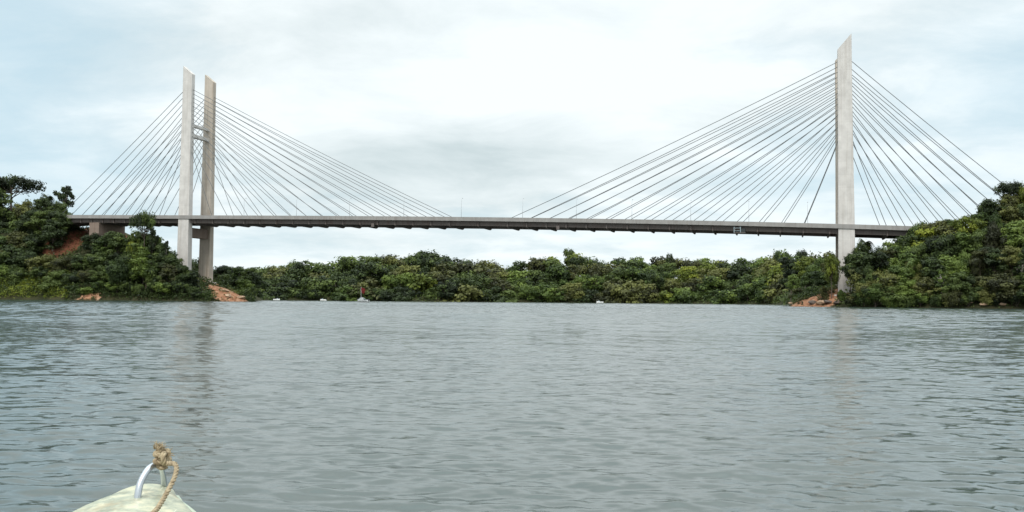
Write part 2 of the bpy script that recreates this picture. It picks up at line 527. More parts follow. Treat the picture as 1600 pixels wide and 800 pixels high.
def sweep(profile):
    mb = MB()
    mb.loft([[B(s, v, zdeck(s) + z) for v, z in profile] for s in ss])
    return mb


# deck slab with two edge girders (one cast piece)
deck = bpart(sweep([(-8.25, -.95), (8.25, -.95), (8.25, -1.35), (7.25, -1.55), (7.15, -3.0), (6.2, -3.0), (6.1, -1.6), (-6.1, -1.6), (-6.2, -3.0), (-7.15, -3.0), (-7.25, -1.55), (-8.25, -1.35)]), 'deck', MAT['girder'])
bpart(sweep([(-5.2, -.93), (-5.2, -.87), (5.2, -.87), (5.2, -.93)]), 'roadway', MAT['asphalt'])
for sg in (-1, 1):
    p = [(sg * 8.27, .0), (sg * 8.55, .0), (sg * 8.62, -1.40), (sg * 8.30, -1.40)]
    if sg > 0: p = p[::-1]
    bpart(sweep(p), 'parapet', MAT['deck'])
# floor beams every 7.1 m
FB = [13 + 7.1 * i for i in range(15)] + [LSPAN - 13 - 7.1 * i for i in range(15)] + [LSPAN / 2] + [5.0, LSPAN - 5.0] + [-12 - 5.5 * i for i in range(0, 10)] + [LSPAN + 12 + 5.5 * i for i in range(0, 6)]
for s in FB:
    z = zdeck(s)
    mb = MB()
    mb.loft([[B(s + w * .5, v, z + zz) for w, zz in ((-.5, -1.7), (.5, -1.7), (.4, d), (-.4, d))] for v, d in ((-7.6, -3.15), (-6.4, -3.55), (6.4, -3.55), (7.6, -3.15))])
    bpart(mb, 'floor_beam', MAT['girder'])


def pylon(s0, side, zpeak, zlow, zb, beams):
    """two slanted-top legs joined by cross beams; side = +1 when the main span lies at larger s"""
    py = empty('pylon', (0, 0, 0)); py.parent = br
    org = np.array(B(s0, 0, 0)); py.location = org - BO
    py['worg'] = [float(q) for q in org]
    zt = zpeak
    zd = zdeck(s0)
    for v in (-LEGV, LEGV):
        mb = MB()
        # half widths along the bridge / across it by height
        rings = []
        for z, wl, wt in ((zb - 4, 2.62, 1.35), (zd - 6, 2.48, 1.3), (zd + 14, 2.34, 1.2), (zlow - 14, 2.16, 1.08), (None, 2.12, 1.03)):
            pts = []
            for a, c in ((-1, -1), (1, -1), (1, 1), (-1, 1)):
                ch = .12
                for da, dc in (((ch, 0), (0, ch)) if (a * c) < 0 else ((0, ch), (ch, 0))):
                    aa = a * (wl - da); cc = c * (wt - dc)
                    if z is None:
                        zz = zlow + (zpeak - zlow) * (1 - (aa * side / wl + 1) / 2)
                    else: zz = z
                    pts.append(B(s0 + aa, v + cc, zz))
            # order around
            cx = np.mean([q[0] for q in pts]); cy = np.mean([q[1] for q in pts])
            pts.sort(key=lambda q: math.atan2(q[1] - cy, q[0] - cx))
            rings.append(pts)
        mb.loft(rings)
        bpart(mb, 'leg', MAT['concrete'] if v < 0 else MAT['brown_streaked'], py)
    for z, hw, hz in beams:
        mb = MB()
        mb.loft([[B(s0 + a, v, z + c) for a, c in ((-hw, -hz), (hw, -hz), (hw, hz), (-hw, hz))] for v in (-LEGV + .9, LEGV - .9)])
        bpart(mb, 'cross_beam', MAT['pier'] if hz > 1 else MAT['concrete'], py)
    # pile cap
    mb = MB(); mb.loft([[B(s0 + a * k, c * k2, z) for a, c in ((-3.9, -8.9), (3.9, -8.9), (3.9, 8.9), (-3.9, 8.9))] for k, k2, z in ((1, 1, zb - 6), (1, 1, zb - 1.6), (.96, .98, zb - 1.3))])
    bpart(mb, 'pile_cap', MAT['concrete'], py)
    return py


def zat(px, py, v): return onplane(px, py, v)[1]


zLp, zLl = zat(289, 104, -LEGV), zat(306, 116, -LEGV)
zRp, zRl = zat(1323, 54, -LEGV), zat(1302, 79, -LEGV)
print('pylon tops', zLp, zLl, zRp, zRl)
zbl = zat(300, 203, 0)
pyl = pylon(0, 1, zLp, zLl, 9.2, [(zat(316, 199, 0), .9, .5), (zat(314, 215, 0), 1.0, .62), (zdeck(0) - 6.6, 1.6, 1.9)])
pyr = pylon(LSPAN, -1, zRp, zRl, 5.2, [(zat(1316, 170, 0), .9, .5), (zat(1316, 188, 0), 1.0, .62), (zdeck(LSPAN) - 6.6, 1.6, 1.9)])

# stay cables: 15 to the main span and 10 to the bank, in two planes, on each pylon
for s0, side, zt, zbt in ((0, 1, zat(289, 141, -LEGV), zat(285, 236, -LEGV)), (LSPAN, -1, zat(1303, 97, -LEGV), zat(1305, 218, -LEGV))):
    for v in (-LEGV, LEGV):
        for n, d0, dd, sg in ((15, 13, 7.1, side), (10, 12, 5.5, -side)):
            for i in range(n):
                u = i / (n - 1)
                za = zbt + (zt - zbt) * u ** .92
                s = s0 + sg * (d0 + dd * i)
                a = np.array(B(s0 + sg * 2.0, v, za)); c = np.array(B(s, v * 1.10, zdeck(s) - .75))
                pts = []
                for t in np.linspace(0, 1, 7):
                    p = a + (c - a) * t
                    p[2] -= 4 * t * (1 - t) * np.linalg.norm(c - a) * .006
                    pts.append(p)
                mb = MB(); mb.tube(pts, .105, 6)
                bpart(mb, 'stay_cable', MAT['cable'])

# bank pier and abutments
sl = onplane(168, 355, 0)[0]
mb = MB(); zg = ground(*B(sl, 0)[:2])
mb.loft([[B(sl + a, c, z) for a, c in ((-2.4, -7.6), (2.4, -7.6), (2.4, 7.6), (-2.4, 7.6))] for z in (min(zg, ground(*B(sl, -9)[:2])) - 4, zdeck(sl) - 3.02)])
bpart(mb, 'bank_pier', MAT['pier'])
for s in (S0 + 6, S1 - 6):
    mb = MB()
    mb.loft([[B(s + a, c, z) for a, c in ((-6, -8), (6, -8), (6, 8), (-6, 8))] for z in (zdeck(s) - 16, zdeck(s) - 3.02)])
    bpart(mb, 'abutment', MAT['pier'])
# drain pipes / brackets below the deck seen as small dark blocks
for px, py in ((583, 353), (872, 355)):
    s, z = onplane(px, py, -7.4)
    mb = MB(); zz = zdeck(s)
    mb.loft([[B(s + a, v, zz + c) for a, c in ((-.5, -3.9), (.5, -3.9), (.6, -2.6), (-.6, -2.6))] for v in (-7.9, -7.2)])
    bpart(mb, 'drain_box', MAT['girder'])

# inspection gantry hanging from the deck
s, z = onplane(1152, 356, -8.6); z = zdeck(s)
g = empty('inspection_gantry', B(s, -7.5, z - 3.5), math.atan2(bd[1], bd[0]))
tag(g, 'small pale blue inspection gantry clinging under the deck edge left of the right pylon', 'gantry')
mb = MB()
for x in (-1.0, 1.0): mb.box(x - .12, x + .12, -1.45, -1.2, -.2, 1.7)
for zz in (.4, 1.3): mb.box(-.9, .9, -1.42, -1.26, zz - .08, zz + .08)
mb.build('hanger_frame', MAT['gantry'], g)
mb = MB(); mb.box(-1.1, 2.6, -1.5, 1.0, -.35, -.15); mb.build('platform', MAT['girder'], g)
mb = MB(); mb.box(1.1, 2.5, -1.35, .4, -.14, 1.1); mb.build('winch_box', MAT['darkhull'], g)

# lamp posts on the near parapet
lampS = [onplane(x, 335, -8.4)[0] for x in (720, 816, 900, 987, 1079, 1170, 1262)] + [onplane(x, 335, -8.4)[0] for x in (630, 545, 462, 380)]
place = ['just right of the longest left stay', 'beside the longest right stay', 'third going right from midspan', 'fourth going right from midspan', 'fifth going right from midspan', 'sixth going right from midspan', 'nearest left of the right pylon', 'first going left from midspan', 'second going left from midspan', 'third going left from midspan', 'nearest right of the left pylon']
lp0 = None
for s, pl in zip(lampS, place):
    lab = 'slender grey lamp post on the bridge deck, ' + pl
    if lp0 is None:
        lp0 = o = empty('lamp_post')
        mb = MB(); mb.tube([(0, 0, 0), (0, 0, 4), (0, 0, 7.0), (0, .25, 7.5), (0, .9, 7.8)], [.06, .048, .04, .036, .032], 6); mb.build('pole', MAT['steel'], o, True)
        mb = MB(); mb.loft([[(x * w, y, 7.75 + zz * h) for x, zz in ((-1, 0), (1, 0), (.7, 1), (-.7, 1))] for y, w, h in ((.8, .08, .1), (1.1, .16, .18), (1.5, .1, .1))]); mb.build('lamp_head', MAT['steel'], o)
    else:
        o = lp0.copy(); col.objects.link(o)
        for ch in lp0.children:
            c = ch.copy(); col.objects.link(c); c.parent = o
    o.location = B(s, -7.9, zdeck(s) - .94); o.rotation_euler = (0, 0, math.atan2(bd[1], bd[0]))
    tag(o, lab, 'lamp post', 'lamp posts along the bridge deck')

# ------------------------------------------------------------------ trees
def quads_mesh(name, C_, U_, V_, tone, mat):
    "leaf-sized diamonds: centre, half axes, tone"
    n = len(C_)
    co = np.empty((n, 4, 3), np.float32)
    co[:, 0] = C_ - U_; co[:, 1] = C_ + V_ * .62 - U_ * .1; co[:, 2] = C_ + U_; co[:, 3] = C_ - V_ * .62 - U_ * .1
    me = bpy.data.meshes.new(name)
    me.vertices.add(n * 4); me.vertices.foreach_set('co', co.ravel())
    me.loops.add(n * 4); me.loops.foreach_set('vertex_index', np.arange(n * 4, dtype=np.int32))
    me.polygons.add(n); me.polygons.foreach_set('loop_start', np.arange(n, dtype=np.int32) * 4)
    me.update(calc_edges=True); me.validate()
    a = me.attributes.new('tone', 'FLOAT', 'POINT')
    a.data.foreach_set('value', np.repeat(tone, 4).astype(np.float32))
    me.materials.append(mat)
    return me


def leaf_dirs(nrm, n, g, size, spread=.42):
    "orient leaves around the clump's outward direction"
    q = nrm + g.normal(0, spread, (n, 3)); q /= np.linalg.norm(q, axis=1)[:, None] + 1e-9
    r = g.normal(0, 1, (n, 3))
    u = np.cross(q, r); u /= np.linalg.norm(u, axis=1)[:, None] + 1e-9
    v = np.cross(q, u)
    sz = size * g.uniform(.6, 1.35, n)[:, None]
    return u * sz, v * sz


def crown_data(g, h, w, kind, nleaf, lsize):
    """clumped crown; returns leaves and clump centres"""
    a = w / 2
    if kind == 'broad':
        nc = 44; c0, c1 = .10, 1.0
    elif kind == 'umbrella':
        nc = 26; c0, c1 = .62, 1.0
    elif kind == 'tall':
        nc = 44; c0, c1 = .10, 1.0
    elif kind == 'shrub':
        nc = 26; c0, c1 = .0, 1.0
    elif kind == 'open':
        nc = 15; c0, c1 = .42, 1.0
    rlo, rhi = .20, .36
    if lsize > .5: nc = int(nc * .52); rlo, rhi = .30, .50
    elif kind in ('broad', 'tall'): nc = int(nc * .7); rlo, rhi = .24, .44
    zc = h * (c0 + c1) / 2; bz = h * (c1 - c0) / 2
    cen = []; rad = []
    while len(cen) < nc:
        d = g.normal(0, 1, 3); d /= np.linalg.norm(d)
        if kind == 'umbrella' and d[2] < -.2: continue
        if kind in ('broad', 'tall') and d[2] < -.8: continue
        k = g.uniform(.45, .88)
        if kind == 'open': k = g.uniform(.3, .95)
        r_ = a * g.uniform(rlo, rhi) if kind != 'open' else a * g.uniform(.16, .32)
        c = np.array([d[0] * a * k, d[1] * a * k, zc + d[2] * bz * k * .95])
        # uneven outline
        c[:2] *= 1 + .22 * math.sin(3 * math.atan2(d[1], d[0]) + nc)
        if kind == 'shrub': c[2] = max(c[2], h * .12)
        cen.append(c); rad.append(r_)
    cen = np.array(cen); rad = np.array(rad)
    # outer top must reach the full height
    cen[:, 2] += (h - (cen[:, 2] + rad * .7).max())
    per = np.maximum((rad ** 2 / (rad ** 2).sum() * nleaf).astype(int), 8)
    Cs, Us, Vs, Ts = [], [], [], []
    tone_c = np.clip(g.normal(.46, .22, nc), 0, 1)
    for c, r_, n, t in zip(cen, rad, per, tone_c):
        d = g.normal(0, 1, (n, 3)); d /= np.linalg.norm(d, axis=1)[:, None]
        flip = (d[:, 2] < -.15) & (g.random(n) < .55); d[flip, 2] *= -1
        lump = 1 + .25 * np.sin(d[:, 0] * 6 + c[0]) * np.sin(d[:, 1] * 6 + c[1]) + .15 * np.sin(d[:, 2] * 9 + c[2])
        k = r_ * g.uniform(.55, 1.08, n) * lump
        p = c + d * k[:, None] * np.array([1, 1, .76])
        u, v = leaf_dirs(d * 1.0 + np.array([0, 0, .25]), n, g, lsize)
        Cs.append(p); Us.append(u); Vs.append(v); Ts.append(np.clip(t + g.normal(0, .08, n), 0, 1))
    return np.vstack(Cs), np.vstack(Us), np.vstack(Vs), np.concatenate(Ts), cen


PROTO = {}


def tree_proto(key, kind, h, w, nleaf, lsize, seed, bark='bark'):
    g = np.random.default_rng(seed)
    if kind == 'star':
        # tall thin trunk with radiating fronds
        Cs, Us, Vs, Ts = [], [], [], []
        heads = [(0, 0, h * .86)] + [(g.uniform(-.25, .25) * w, g.uniform(-.25, .25) * w, h * g.uniform(.6, .8)) for _ in range(4)]
        cen = np.array(heads)
        for c in heads:
            for k in range(16):
                az = 2 * math.pi * k / 16 + g.uniform(-.2, .2); el = g.uniform(.0, .95)
                ln = w * .42 * g.uniform(.7, 1.1)
                for t in np.linspace(.15, 1, max(6, nleaf // 90)):
                    p = np.array(c) + ln * t * np.array([math.cos(az) * math.cos(el), math.sin(az) * math.cos(el), math.sin(el) - .75 * t * t])
                    for q in (-1, 1):
                        side = np.array([-math.sin(az), math.cos(az), -.35]) * lsize * q * (1.15 - t * .7)
                        fw = np.array([math.cos(az), math.sin(az), -.3]) * lsize * .7
                        Cs.append(p + side); Us.append(side + fw * .3); Vs.append(fw * .6); Ts.append(np.clip(.45 + g.normal(0, .15), 0, 1))
        Cs, Us, Vs, Ts = map(np.array, (Cs, Us, Vs, Ts))
    else:
        Cs, Us, Vs, Ts, cen = crown_data(g, h, w, kind, nleaf, lsize)
    tb = MB()
    tr = .018 * h + .10 if kind != 'shrub' else .12
    bend = g.normal(0, .02 * h, 2)
    top = h * {'broad': .62, 'umbrella': .8, 'tall': .7, 'shrub': .45, 'open': .75, 'star': .84}[kind]
    zz = np.linspace(-1.5, top, 7)
    tb.tube([(bend[0] * math.sin(z / h * 2), bend[1] * math.sin(z / h * 2.4), z) for z in zz], [tr * (1.25 - .85 * i / 6) for i in range(7)], 7)
    for c in cen[:: max(1, len(cen) // 12)]:
        z0 = top * g.uniform(.62, .98) if kind != 'shrub' else top * g.uniform(.0, .3)
        s = np.array([bend[0] * math.sin(z0 / h * 2), bend[1] * math.sin(z0 / h * 2.4), z0])
        if kind == 'umbrella': s[2] = top * g.uniform(.75, .98)
        m_ = (s + c) / 2 + np.array([0, 0, -.04 * h])
        tb.tube([s, m_, c], [tr * .38, tr * .28, tr * .12], 5)
    tme = None
    for cname, lm in LEAF.items():
        root = empty('tree_prototype')
        if kind in ('shrub',): root.name = 'shrub'
        elif kind == 'star': root.name = 'cecropia_tree'
        elif kind == 'umbrella': root.name = 'umbrella_tree'
        else: root.name = 'rainforest_tree'
        if tme is None:
            t = tb.build('trunk' if kind != 'shrub' else 'stems', MAT[bark], root, True); tme = t.data
        else:
            t = bpy.data.objects.new('trunk' if kind != 'shrub' else 'stems', tme); col.objects.link(t); t.parent = root
        cm = quads_mesh('crown', Cs, Us, Vs, Ts, lm)
        c = bpy.data.objects.new('crown', cm); col.objects.link(c); c.parent = root
        PROTO[(key, cname)] = dict(root=root, h=h, w=w, used=False, kind=kind)


NEAR_KEYS = ['broadA', 'broadB', 'broadC', 'tallA']
tree_proto('broadA', 'broad', 14, 11, 6500, .34, 1)
tree_proto('broadB', 'broad', 13, 13, 7000, .36, 2)
tree_proto('broadC', 'broad', 16, 10, 6500, .34, 3)
tree_proto('tallA', 'tall', 20, 11, 7000, .36, 4)
tree_proto('shrubA', 'shrub', 5.5, 8, 4200, .27, 5)
tree_proto('shrubB', 'shrub', 4.5, 9, 4200, .27, 6)
tree_proto('umbA', 'umbrella', 20, 16, 4200, .36, 7, 'bark')
tree_proto('openA', 'open', 15, 10, 2600, .34, 8)
tree_proto('openB', 'open', 13, 7, 1500, .34, 18, 'palebark')
tree_proto('starA', 'star', 13, 9, 1500, .52, 9)
FAR_KEYS = ['farA', 'farB', 'farC', 'farD']
tree_proto('farA', 'broad', 18, 17, 2600, .70, 11)
tree_proto('farB', 'broad', 17, 20, 2800, .72, 12)
tree_proto('farC', 'tall', 20, 15, 2600, .68, 13)
tree_proto('farD', 'broad', 16, 15, 2400, .68, 14)
tree_proto('farUmb', 'umbrella', 22, 17, 1600, .62, 15)

TREES = []


def put(key, cname, X, Y, ztop, width, row, zone, group, px, note=None):
    g = ground(X, Y)
    P = PROTO[(key, cname)]
    sx = width / P['w'] * (random.uniform(.80, 1.30) if not note else 1.0)
    hgt = max(ztop - g, (.85 if P['kind'] != 'shrub' else .7) * sx * P['h'])
    g = ztop - hgt                                   # base may be rooted below the slope's surface
    if not P['used']:
        o = P['root']; P['used'] = True
    else:
        o = P['root'].copy(); col.objects.link(o)
        for ch in P['root'].children:
            c = ch.copy(); col.objects.link(c); c.parent = o
    o.location = (X, Y, g)
    o.scale = (sx, sx, hgt / P['h'])
    o.rotation_euler = (0, 0, random.uniform(0, 6.28))
    TREES.append(dict(o=o, c=cname, kind=P['kind'], row=row, zone=zone, group=group, px=px, note=note))
    return o


def pick(w):
    names = list(w); x = random.random() * sum(w.values())
    for n_ in names:
        x -= w[n_]
        if x <= 0: return n_
    return names[-1]


def prof(pts):
    xs = [p[0] for p in pts]; ys = [p[1] for p in pts]
    return lambda x: float(np.interp(x, xs, ys))


# ---- far bank
ridge = prof([(380, 424), (410, 415), (450, 410), (480, 405), (515, 411), (545, 401), (600, 397), (680, 395), (735, 401), (780, 411), (820, 405), (870, 398), (930, 399), (1000, 402), (1060, 404), (1110, 405), (1150, 401), (1220, 397), (1260, 395), (1330, 395), (1400, 393)])
yshore = prof([(400, 705), (640, 702), (800, 697), (930, 692), (1060, 670), (1140, 642), (1200, 600), (1240, 560), (1330, 540)])
def far_zone(px):
    if px < 470: return 'right of the left pylon'
    if px < 640: return 'behind the red-flag boat'
    if px < 800: return 'below midspan'
    if px < 960: return 'behind the tiny white boat'
    if px < 1120: return 'below the inner right stays'
    return 'left of the right pylon'
rows = [(5, .33, 27, 'at the far waterline'), (20, .55, 29, 'low on the far bank'), (38, .76, 30, 'midway up the far bank'), (58, .90, 31, 'high on the far bank'), (80, 1.0, 32, 'on the far ridge')]
for off, fr, step, rname in rows:
    px = 398 + random.uniform(0, 14)
    while px < 1330:
        Y = yshore(px) + off + random.uniform(-5, 5)
        if off > 10 and px > 1180: Y = yshore(px) + off * .7 + random.uniform(-4, 4)
        base_y = 469.7 + (px - 800) * PHI
        yt = base_y + (ridge(px) - base_y) * fr + random.uniform(-6, 6) * (1 if fr < 1 else .6)
        if fr == 1.0: yt += random.choice([0, 1, 2, -3, 5, 6])
        p = W(px, yt, Y)
        if seg_dist(np.array([[p[0], p[1]]]))[0] > 1.5:
            right = px > 820
            cw = {'dark green': 7, 'mid green': 1.3, 'olive': 2.6, 'yellow-green': .2} if not right else {'dark green': 2.2, 'mid green': 3.5, 'olive': 3.0, 'yellow-green': 1.6}
            if off < 10: cw['yellow-green'] *= .4; cw['dark green'] *= 1.6
            put(random.choice(FAR_KEYS), pick(cw), p[0], p[1], p[2], step * random.choice([1.15, 1.35, 1.5, 1.9]) * Y / F, rname, far_zone(px), 'rainforest trees on the far bank', px)
        px += step * random.uniform(.75, 1.25)
for px, yt, w, c, key, note in ((888, 389, 17, 'dark green', 'farUmb', 'round-topped dark tree standing highest on the far ridge, right of midspan'),
                           (1045, 396, 12, 'dark green', 'farC', 'dark pointed tree standing alone above the far ridge under the inner right stays'),
                           (1221, 393, 24, 'dark green', 'farUmb', 'flat-topped dark tree above the far ridge, left of the right pylon'),
                           (1250, 391, 18, 'dark green', 'farUmb', 'small domed dark tree on the far ridge nearest the right pylon'),
                           (655, 393, 18, 'dark green', 'farA', 'dark domed tree cresting the highest left part of the far ridge')):
    Y = yshore(px) + 78
    p = W(px, yt, Y)
    put(key, c, p[0], p[1], p[2], w * Y / F * 1.2, '', '', 'rainforest trees on the far bank', px, note)

# ---- left bank
def left_tree(px, yt, Y, wpx, key, c, row, note=None):
    p = W(px, yt, Y)
    put(key, c, p[0], p[1], p[2], wpx * Y / F, row, left_zone(px), 'trees on the left bank', px, note)
def left_zone(px):
    if px < 60: return 'by the left edge'
    if px < 130: return 'below the deck\'s left end'
    if px < 215: return 'before the brown pier'
    if px < 300: return 'by the left pylon'
    return 'right of the left pylon'
# emergents on the hilltop
left_tree(-6, 292, 384, 44, 'tallA', 'dark green', '', 'dense dark tree under the flat-crowned one at the left edge')
left_tree(68, 309, 384, 30, 'broadC', 'dark green', '', 'bushy dark tree below the spiky tree on the left hilltop')
left_tree(92, 315, 386, 30, 'broadA', 'dark green', '', 'bushy dark tree below the gappy tree by the bridge end')
left_tree(38, 312, 386, 36, 'broadB', 'olive', '', 'olive bushy tree right of the flat-crowned tree trunk')
for px, yt, Y in ((66, 329, 372), (88, 330, 371), (98, 334, 370), (48, 328, 373), (84, 344, 367)):
    left_tree(px, yt, Y, 34, random.choice(NEAR_KEYS), 'dark green', 'around the deck end')
left_tree(20, 274, 392, 76, 'umbA', 'dark green', '', 'flat-crowned dark tree, tallest on the left hill')
left_tree(-14, 283, 400, 60, 'umbA', 'dark green', '', 'flat-crowned dark tree cut off by the left edge')
left_tree(75, 300, 398, 34, 'starA', 'dark green', '', 'spiky-crowned dark tree between the flat-crowned tree and the bridge end')
left_tree(100, 290, 402, 36, 'openA', 'dark green', '', 'open gappy tree on the left hilltop, nearest the bridge end')
left_tree(226, 330, 349, 36, 'umbA', 'dark green', '', 'slim dark tree whose crown rises in front of the deck, left of the left pylon')
left_tree(258, 377, 347, 16, 'openB', 'dark green', '', 'small thin tree just left of the near left pylon leg')
left_tree(240, 358, 348, 22, 'openA', 'dark green', '', 'gappy dark tree poking above its neighbours under the deck, left of the left pylon')
for px, yt, Y in ((-40, 318, 400), (-15, 326, 388), (12, 322, 396), (38, 326, 388), (58, 330, 392), (80, 330, 396), (97, 331, 402), (30, 344, 378), (2, 345, 375), (60, 340, 381), (90, 344, 383)):
    left_tree(px + random.uniform(-4, 4), yt, Y, random.uniform(38, 50), random.choice(NEAR_KEYS), pick({'dark green': 4, 'olive': 1.3, 'mid green': 1}), 'on the left hilltop')
for px, yt, Y in ((-25, 358, 366), (5, 366, 364), (28, 360, 366), (50, 366, 366), (20, 384, 358), (-10, 388, 357), (52, 392, 357), (76, 398, 356), (100, 402, 355), (128, 398, 353), (150, 392, 353), (164, 368, 358), (146, 366, 360),
                  (182, 361, 356), (200, 392, 350), (215, 362, 353), (235, 366, 352), (250, 382, 350), (180, 396, 350), (228, 392, 348), (255, 396, 346), (268, 394, 348)):
    left_tree(px + random.uniform(-3, 3), yt + random.uniform(-2, 2), Y, random.uniform(32, 44), random.choice(NEAR_KEYS), pick({'dark green': 4, 'olive': 1.4, 'mid green': 1.6}), 'midway up the left bank')
for px, yt, Y in ((5, 412, 352), (32, 418, 351), (60, 416, 351), (86, 422, 349), (110, 424, 347), (135, 420, 346), (158, 415, 346), (180, 420, 345), (204, 412, 345), (228, 412, 344), (250, 414, 343), (268, 412, 342), (282, 412, 343), (292, 426, 341)):
    left_tree(px + random.uniform(-3, 3), yt, Y, random.uniform(28, 40), random.choice(NEAR_KEYS + ['shrubA']), pick({'dark green': 3.2, 'olive': 1.2, 'mid green': 2}), 'low on the left bank')
for px, yt, Y in ((114, 446, 344), (136, 447, 342), (158, 440, 342), (178, 443, 341), (198, 438, 341), (218, 442, 340), (238, 438, 339), (256, 440, 338), (274, 438, 338), (290, 440, 338), (300, 447, 338), (309, 454, 338), (318, 459, 338), (327, 463, 338)):
    left_tree(px, yt + random.uniform(-2, 2), Y, random.uniform(24, 34) if px < 300 else 22, random.choice(['shrubA', 'shrubB']), pick({'dark green': 3.5, 'olive': 1, 'mid green': 1.5}), 'at the left bank waterline')
# between and behind the left pylon legs
left_tree(318, 403, 372, 22, 'openA', 'dark green', '', 'dark ragged tree between the two left pylon legs')
for px, yt, Y, w in ((346, 416, 392, 20), (358, 415, 400, 24), (374, 416, 392, 30), (388, 418, 386, 30), (396, 424, 384, 26), (385, 436, 376, 26), (352, 428, 384, 24), (368, 436, 378, 22)):
    left_tree(px, yt, Y, w * 1.15, random.choice(NEAR_KEYS), pick({'dark green': 4, 'mid green': 1.4}), 'on the point')
left_tree(371, 455, 354, 16, 'shrubB', 'yellow-green', '', 'bright low shrub on the red earth point, right of the left pylon')
left_tree(393, 448, 366, 18, 'shrubA', 'dark green', '', 'dark shrub over the water at the tip of the red earth point')
left_tree(305, 428, 362, 10, 'shrubB', 'yellow-green', '', 'small bright shrub at the foot of the left pylon between its legs')
left_tree(184, 401, 341, 30, 'broadB', 'mid green', 'low on the left bank')
left_tree(212, 366, 352, 26, 'shrubA', 'yellow-green', '', 'bright green shrub on the red slope beneath the deck')

# ---- right bank
def right_zone(px):
    if px < 1345: return 'at the right pylon\'s foot'
    if px < 1430: return 'beside the right pylon'
    if px < 1520: return 'below the right bank stays'
    return 'by the right edge'
def right_tree(px, yt, Y, wpx, key, c, row, note=None):
    p = W(px, yt, Y)
    put(key, c, p[0], p[1], p[2], wpx * Y / F, row, right_zone(px), 'trees on the right bank', px, note)
right_tree(1352, 369, 276, 40, 'starA', 'dark green', '', 'spiky dark tree overlapping the right edge of the right pylon')
right_tree(1512, 337, 268, 44, 'broadA', 'yellow-green', '', 'brightest yellow-green tree on the right bank skyline below the stays')
right_tree(1538, 318, 272, 30, 'broadC', 'dark green', '', 'dark tree behind the bright yellow-green tree, under the longest right stays')
right_tree(1346, 379, 275, 30, 'broadC', 'dark green', '', 'dark tree rising against the right side of the right pylon below the deck')
right_tree(1374, 386, 273, 34, 'broadA', 'dark green', '', 'second dark tree right of the right pylon, under the deck')
right_tree(1440, 347, 276, 38, 'broadA', 'mid green', '', 'rounded green tree standing over the skyline where the deck meets the right trees')
right_tree(1580, 283, 270, 44, 'umbA', 'dark green', '', 'broad flat-crowned dark tree topping the right hill near the edge')
right_tree(1430, 400, 258, 30, 'starA', 'mid green', '', 'spiky green palm-like tree midway up the right bank')
right_tree(1530, 398, 249, 30, 'starA', 'olive', '', 'spiky olive palm-like tree midway up the right bank toward the edge')
right_tree(1470, 420, 250, 22, 'openB', 'mid green', '', 'thin pale-stemmed tree low on the right bank below the stays')
right_tree(1595, 405, 244, 26, 'openB', 'dark green', '', 'pale-trunked slim tree at the right edge low on the bank')
for px, yt, Y in ((1386, 386, 272), (1405, 374, 274), (1425, 364, 274), (1445, 356, 274), (1468, 349, 272), (1490, 345, 272), (1535, 332, 268), (1556, 316, 270), (1574, 300, 268), (1594, 288, 268), (1618, 290, 268), (1640, 290, 266), (1555, 330, 262), (1582, 320, 262), (1606, 312, 260)):
    right_tree(px + random.uniform(-3, 3), yt + random.uniform(-5, 6), Y, random.uniform(38, 56), random.choice(NEAR_KEYS), pick({'dark green': 2.2, 'mid green': 3, 'olive': 1, 'yellow-green': .8}), 'on the right bank skyline')
for px, yt, Y in ((1345, 392, 270), (1370, 398, 266), (1395, 400, 265), (1418, 390, 265), (1440, 380, 265), (1462, 372, 264), (1486, 368, 263), (1510, 362, 262), (1534, 356, 260), (1560, 350, 257), (1586, 346, 255), (1612, 342, 253), (1640, 340, 250)):
    right_tree(px + random.uniform(-4, 4), yt + random.uniform(-3, 3), Y, random.uniform(38, 54), random.choice(NEAR_KEYS), pick({'dark green': 3.5, 'mid green': 2, 'olive': 1.2, 'yellow-green': .3}), 'high on the right bank')
for px, yt, Y in ((1347, 412, 268), (1358, 414, 263), (1382, 420, 261), (1406, 414, 259), (1430, 408, 258), (1455, 404, 257), (1480, 398, 256), (1505, 394, 254), (1530, 390, 252), (1556, 386, 250), (1582, 384, 248), (1610, 380, 246)):
    right_tree(px + random.uniform(-4, 4), yt + random.uniform(-3, 3), Y, random.uniform(36, 50), random.choice(NEAR_KEYS), pick({'dark green': 4, 'mid green': 1.6, 'olive': 1.4}), 'midway up the right bank')
for px, yt, Y in ((1354, 436, 262), (1368, 440, 259), (1392, 436, 257), (1416, 438, 255), (1442, 432, 253), (1468, 434, 252), (1494, 428, 250), (1520, 430, 248), (1546, 424, 246), (1572, 428, 244), (1600, 422, 243), (1625, 424, 240)):
    right_tree(px + random.uniform(-4, 4), yt + random.uniform(-3, 3), Y, random.uniform(34, 46), random.choice(NEAR_KEYS + ['shrubA']), pick({'dark green': 4, 'mid green': 1.5, 'olive': 1.5}), 'low on the right bank')
for px, yt, Y in ((1340, 457, 266), (1350, 456, 262), (1370, 458, 259), (1392, 457, 256), (1414, 459, 254), (1438, 456, 252), (1462, 458, 250), (1488, 455, 248), (1512, 457, 246), (1538, 454, 245), (1562, 456, 243), (1588, 455, 241), (1614, 456, 239)):
    right_tree(px, yt + random.uniform(-3, 3), Y, random.uniform(26, 36), random.choice(['shrubA', 'shrubB']), pick({'dark green': 4, 'mid green': 1, 'olive': 1.8}), 'at the right bank waterline')
right_tree(1299, 396, 281, 22, 'broadA', 'yellow-green', '', 'bright yellow-green tree crossing the foot of the right pylon')
right_tree(1328, 396, 274, 26, 'broadC', 'dark green', '', 'dark tree covering part of the right pylon foot')
right_tree(1314, 452, 275, 14, 'shrubB', 'mid green', '', 'small shrub on the rocks below the right pylon foot')
right_tree(1287, 447, 286, 12, 'shrubB', 'olive', '', 'small olive shrub on the rocky tip left of the right pylon foot')
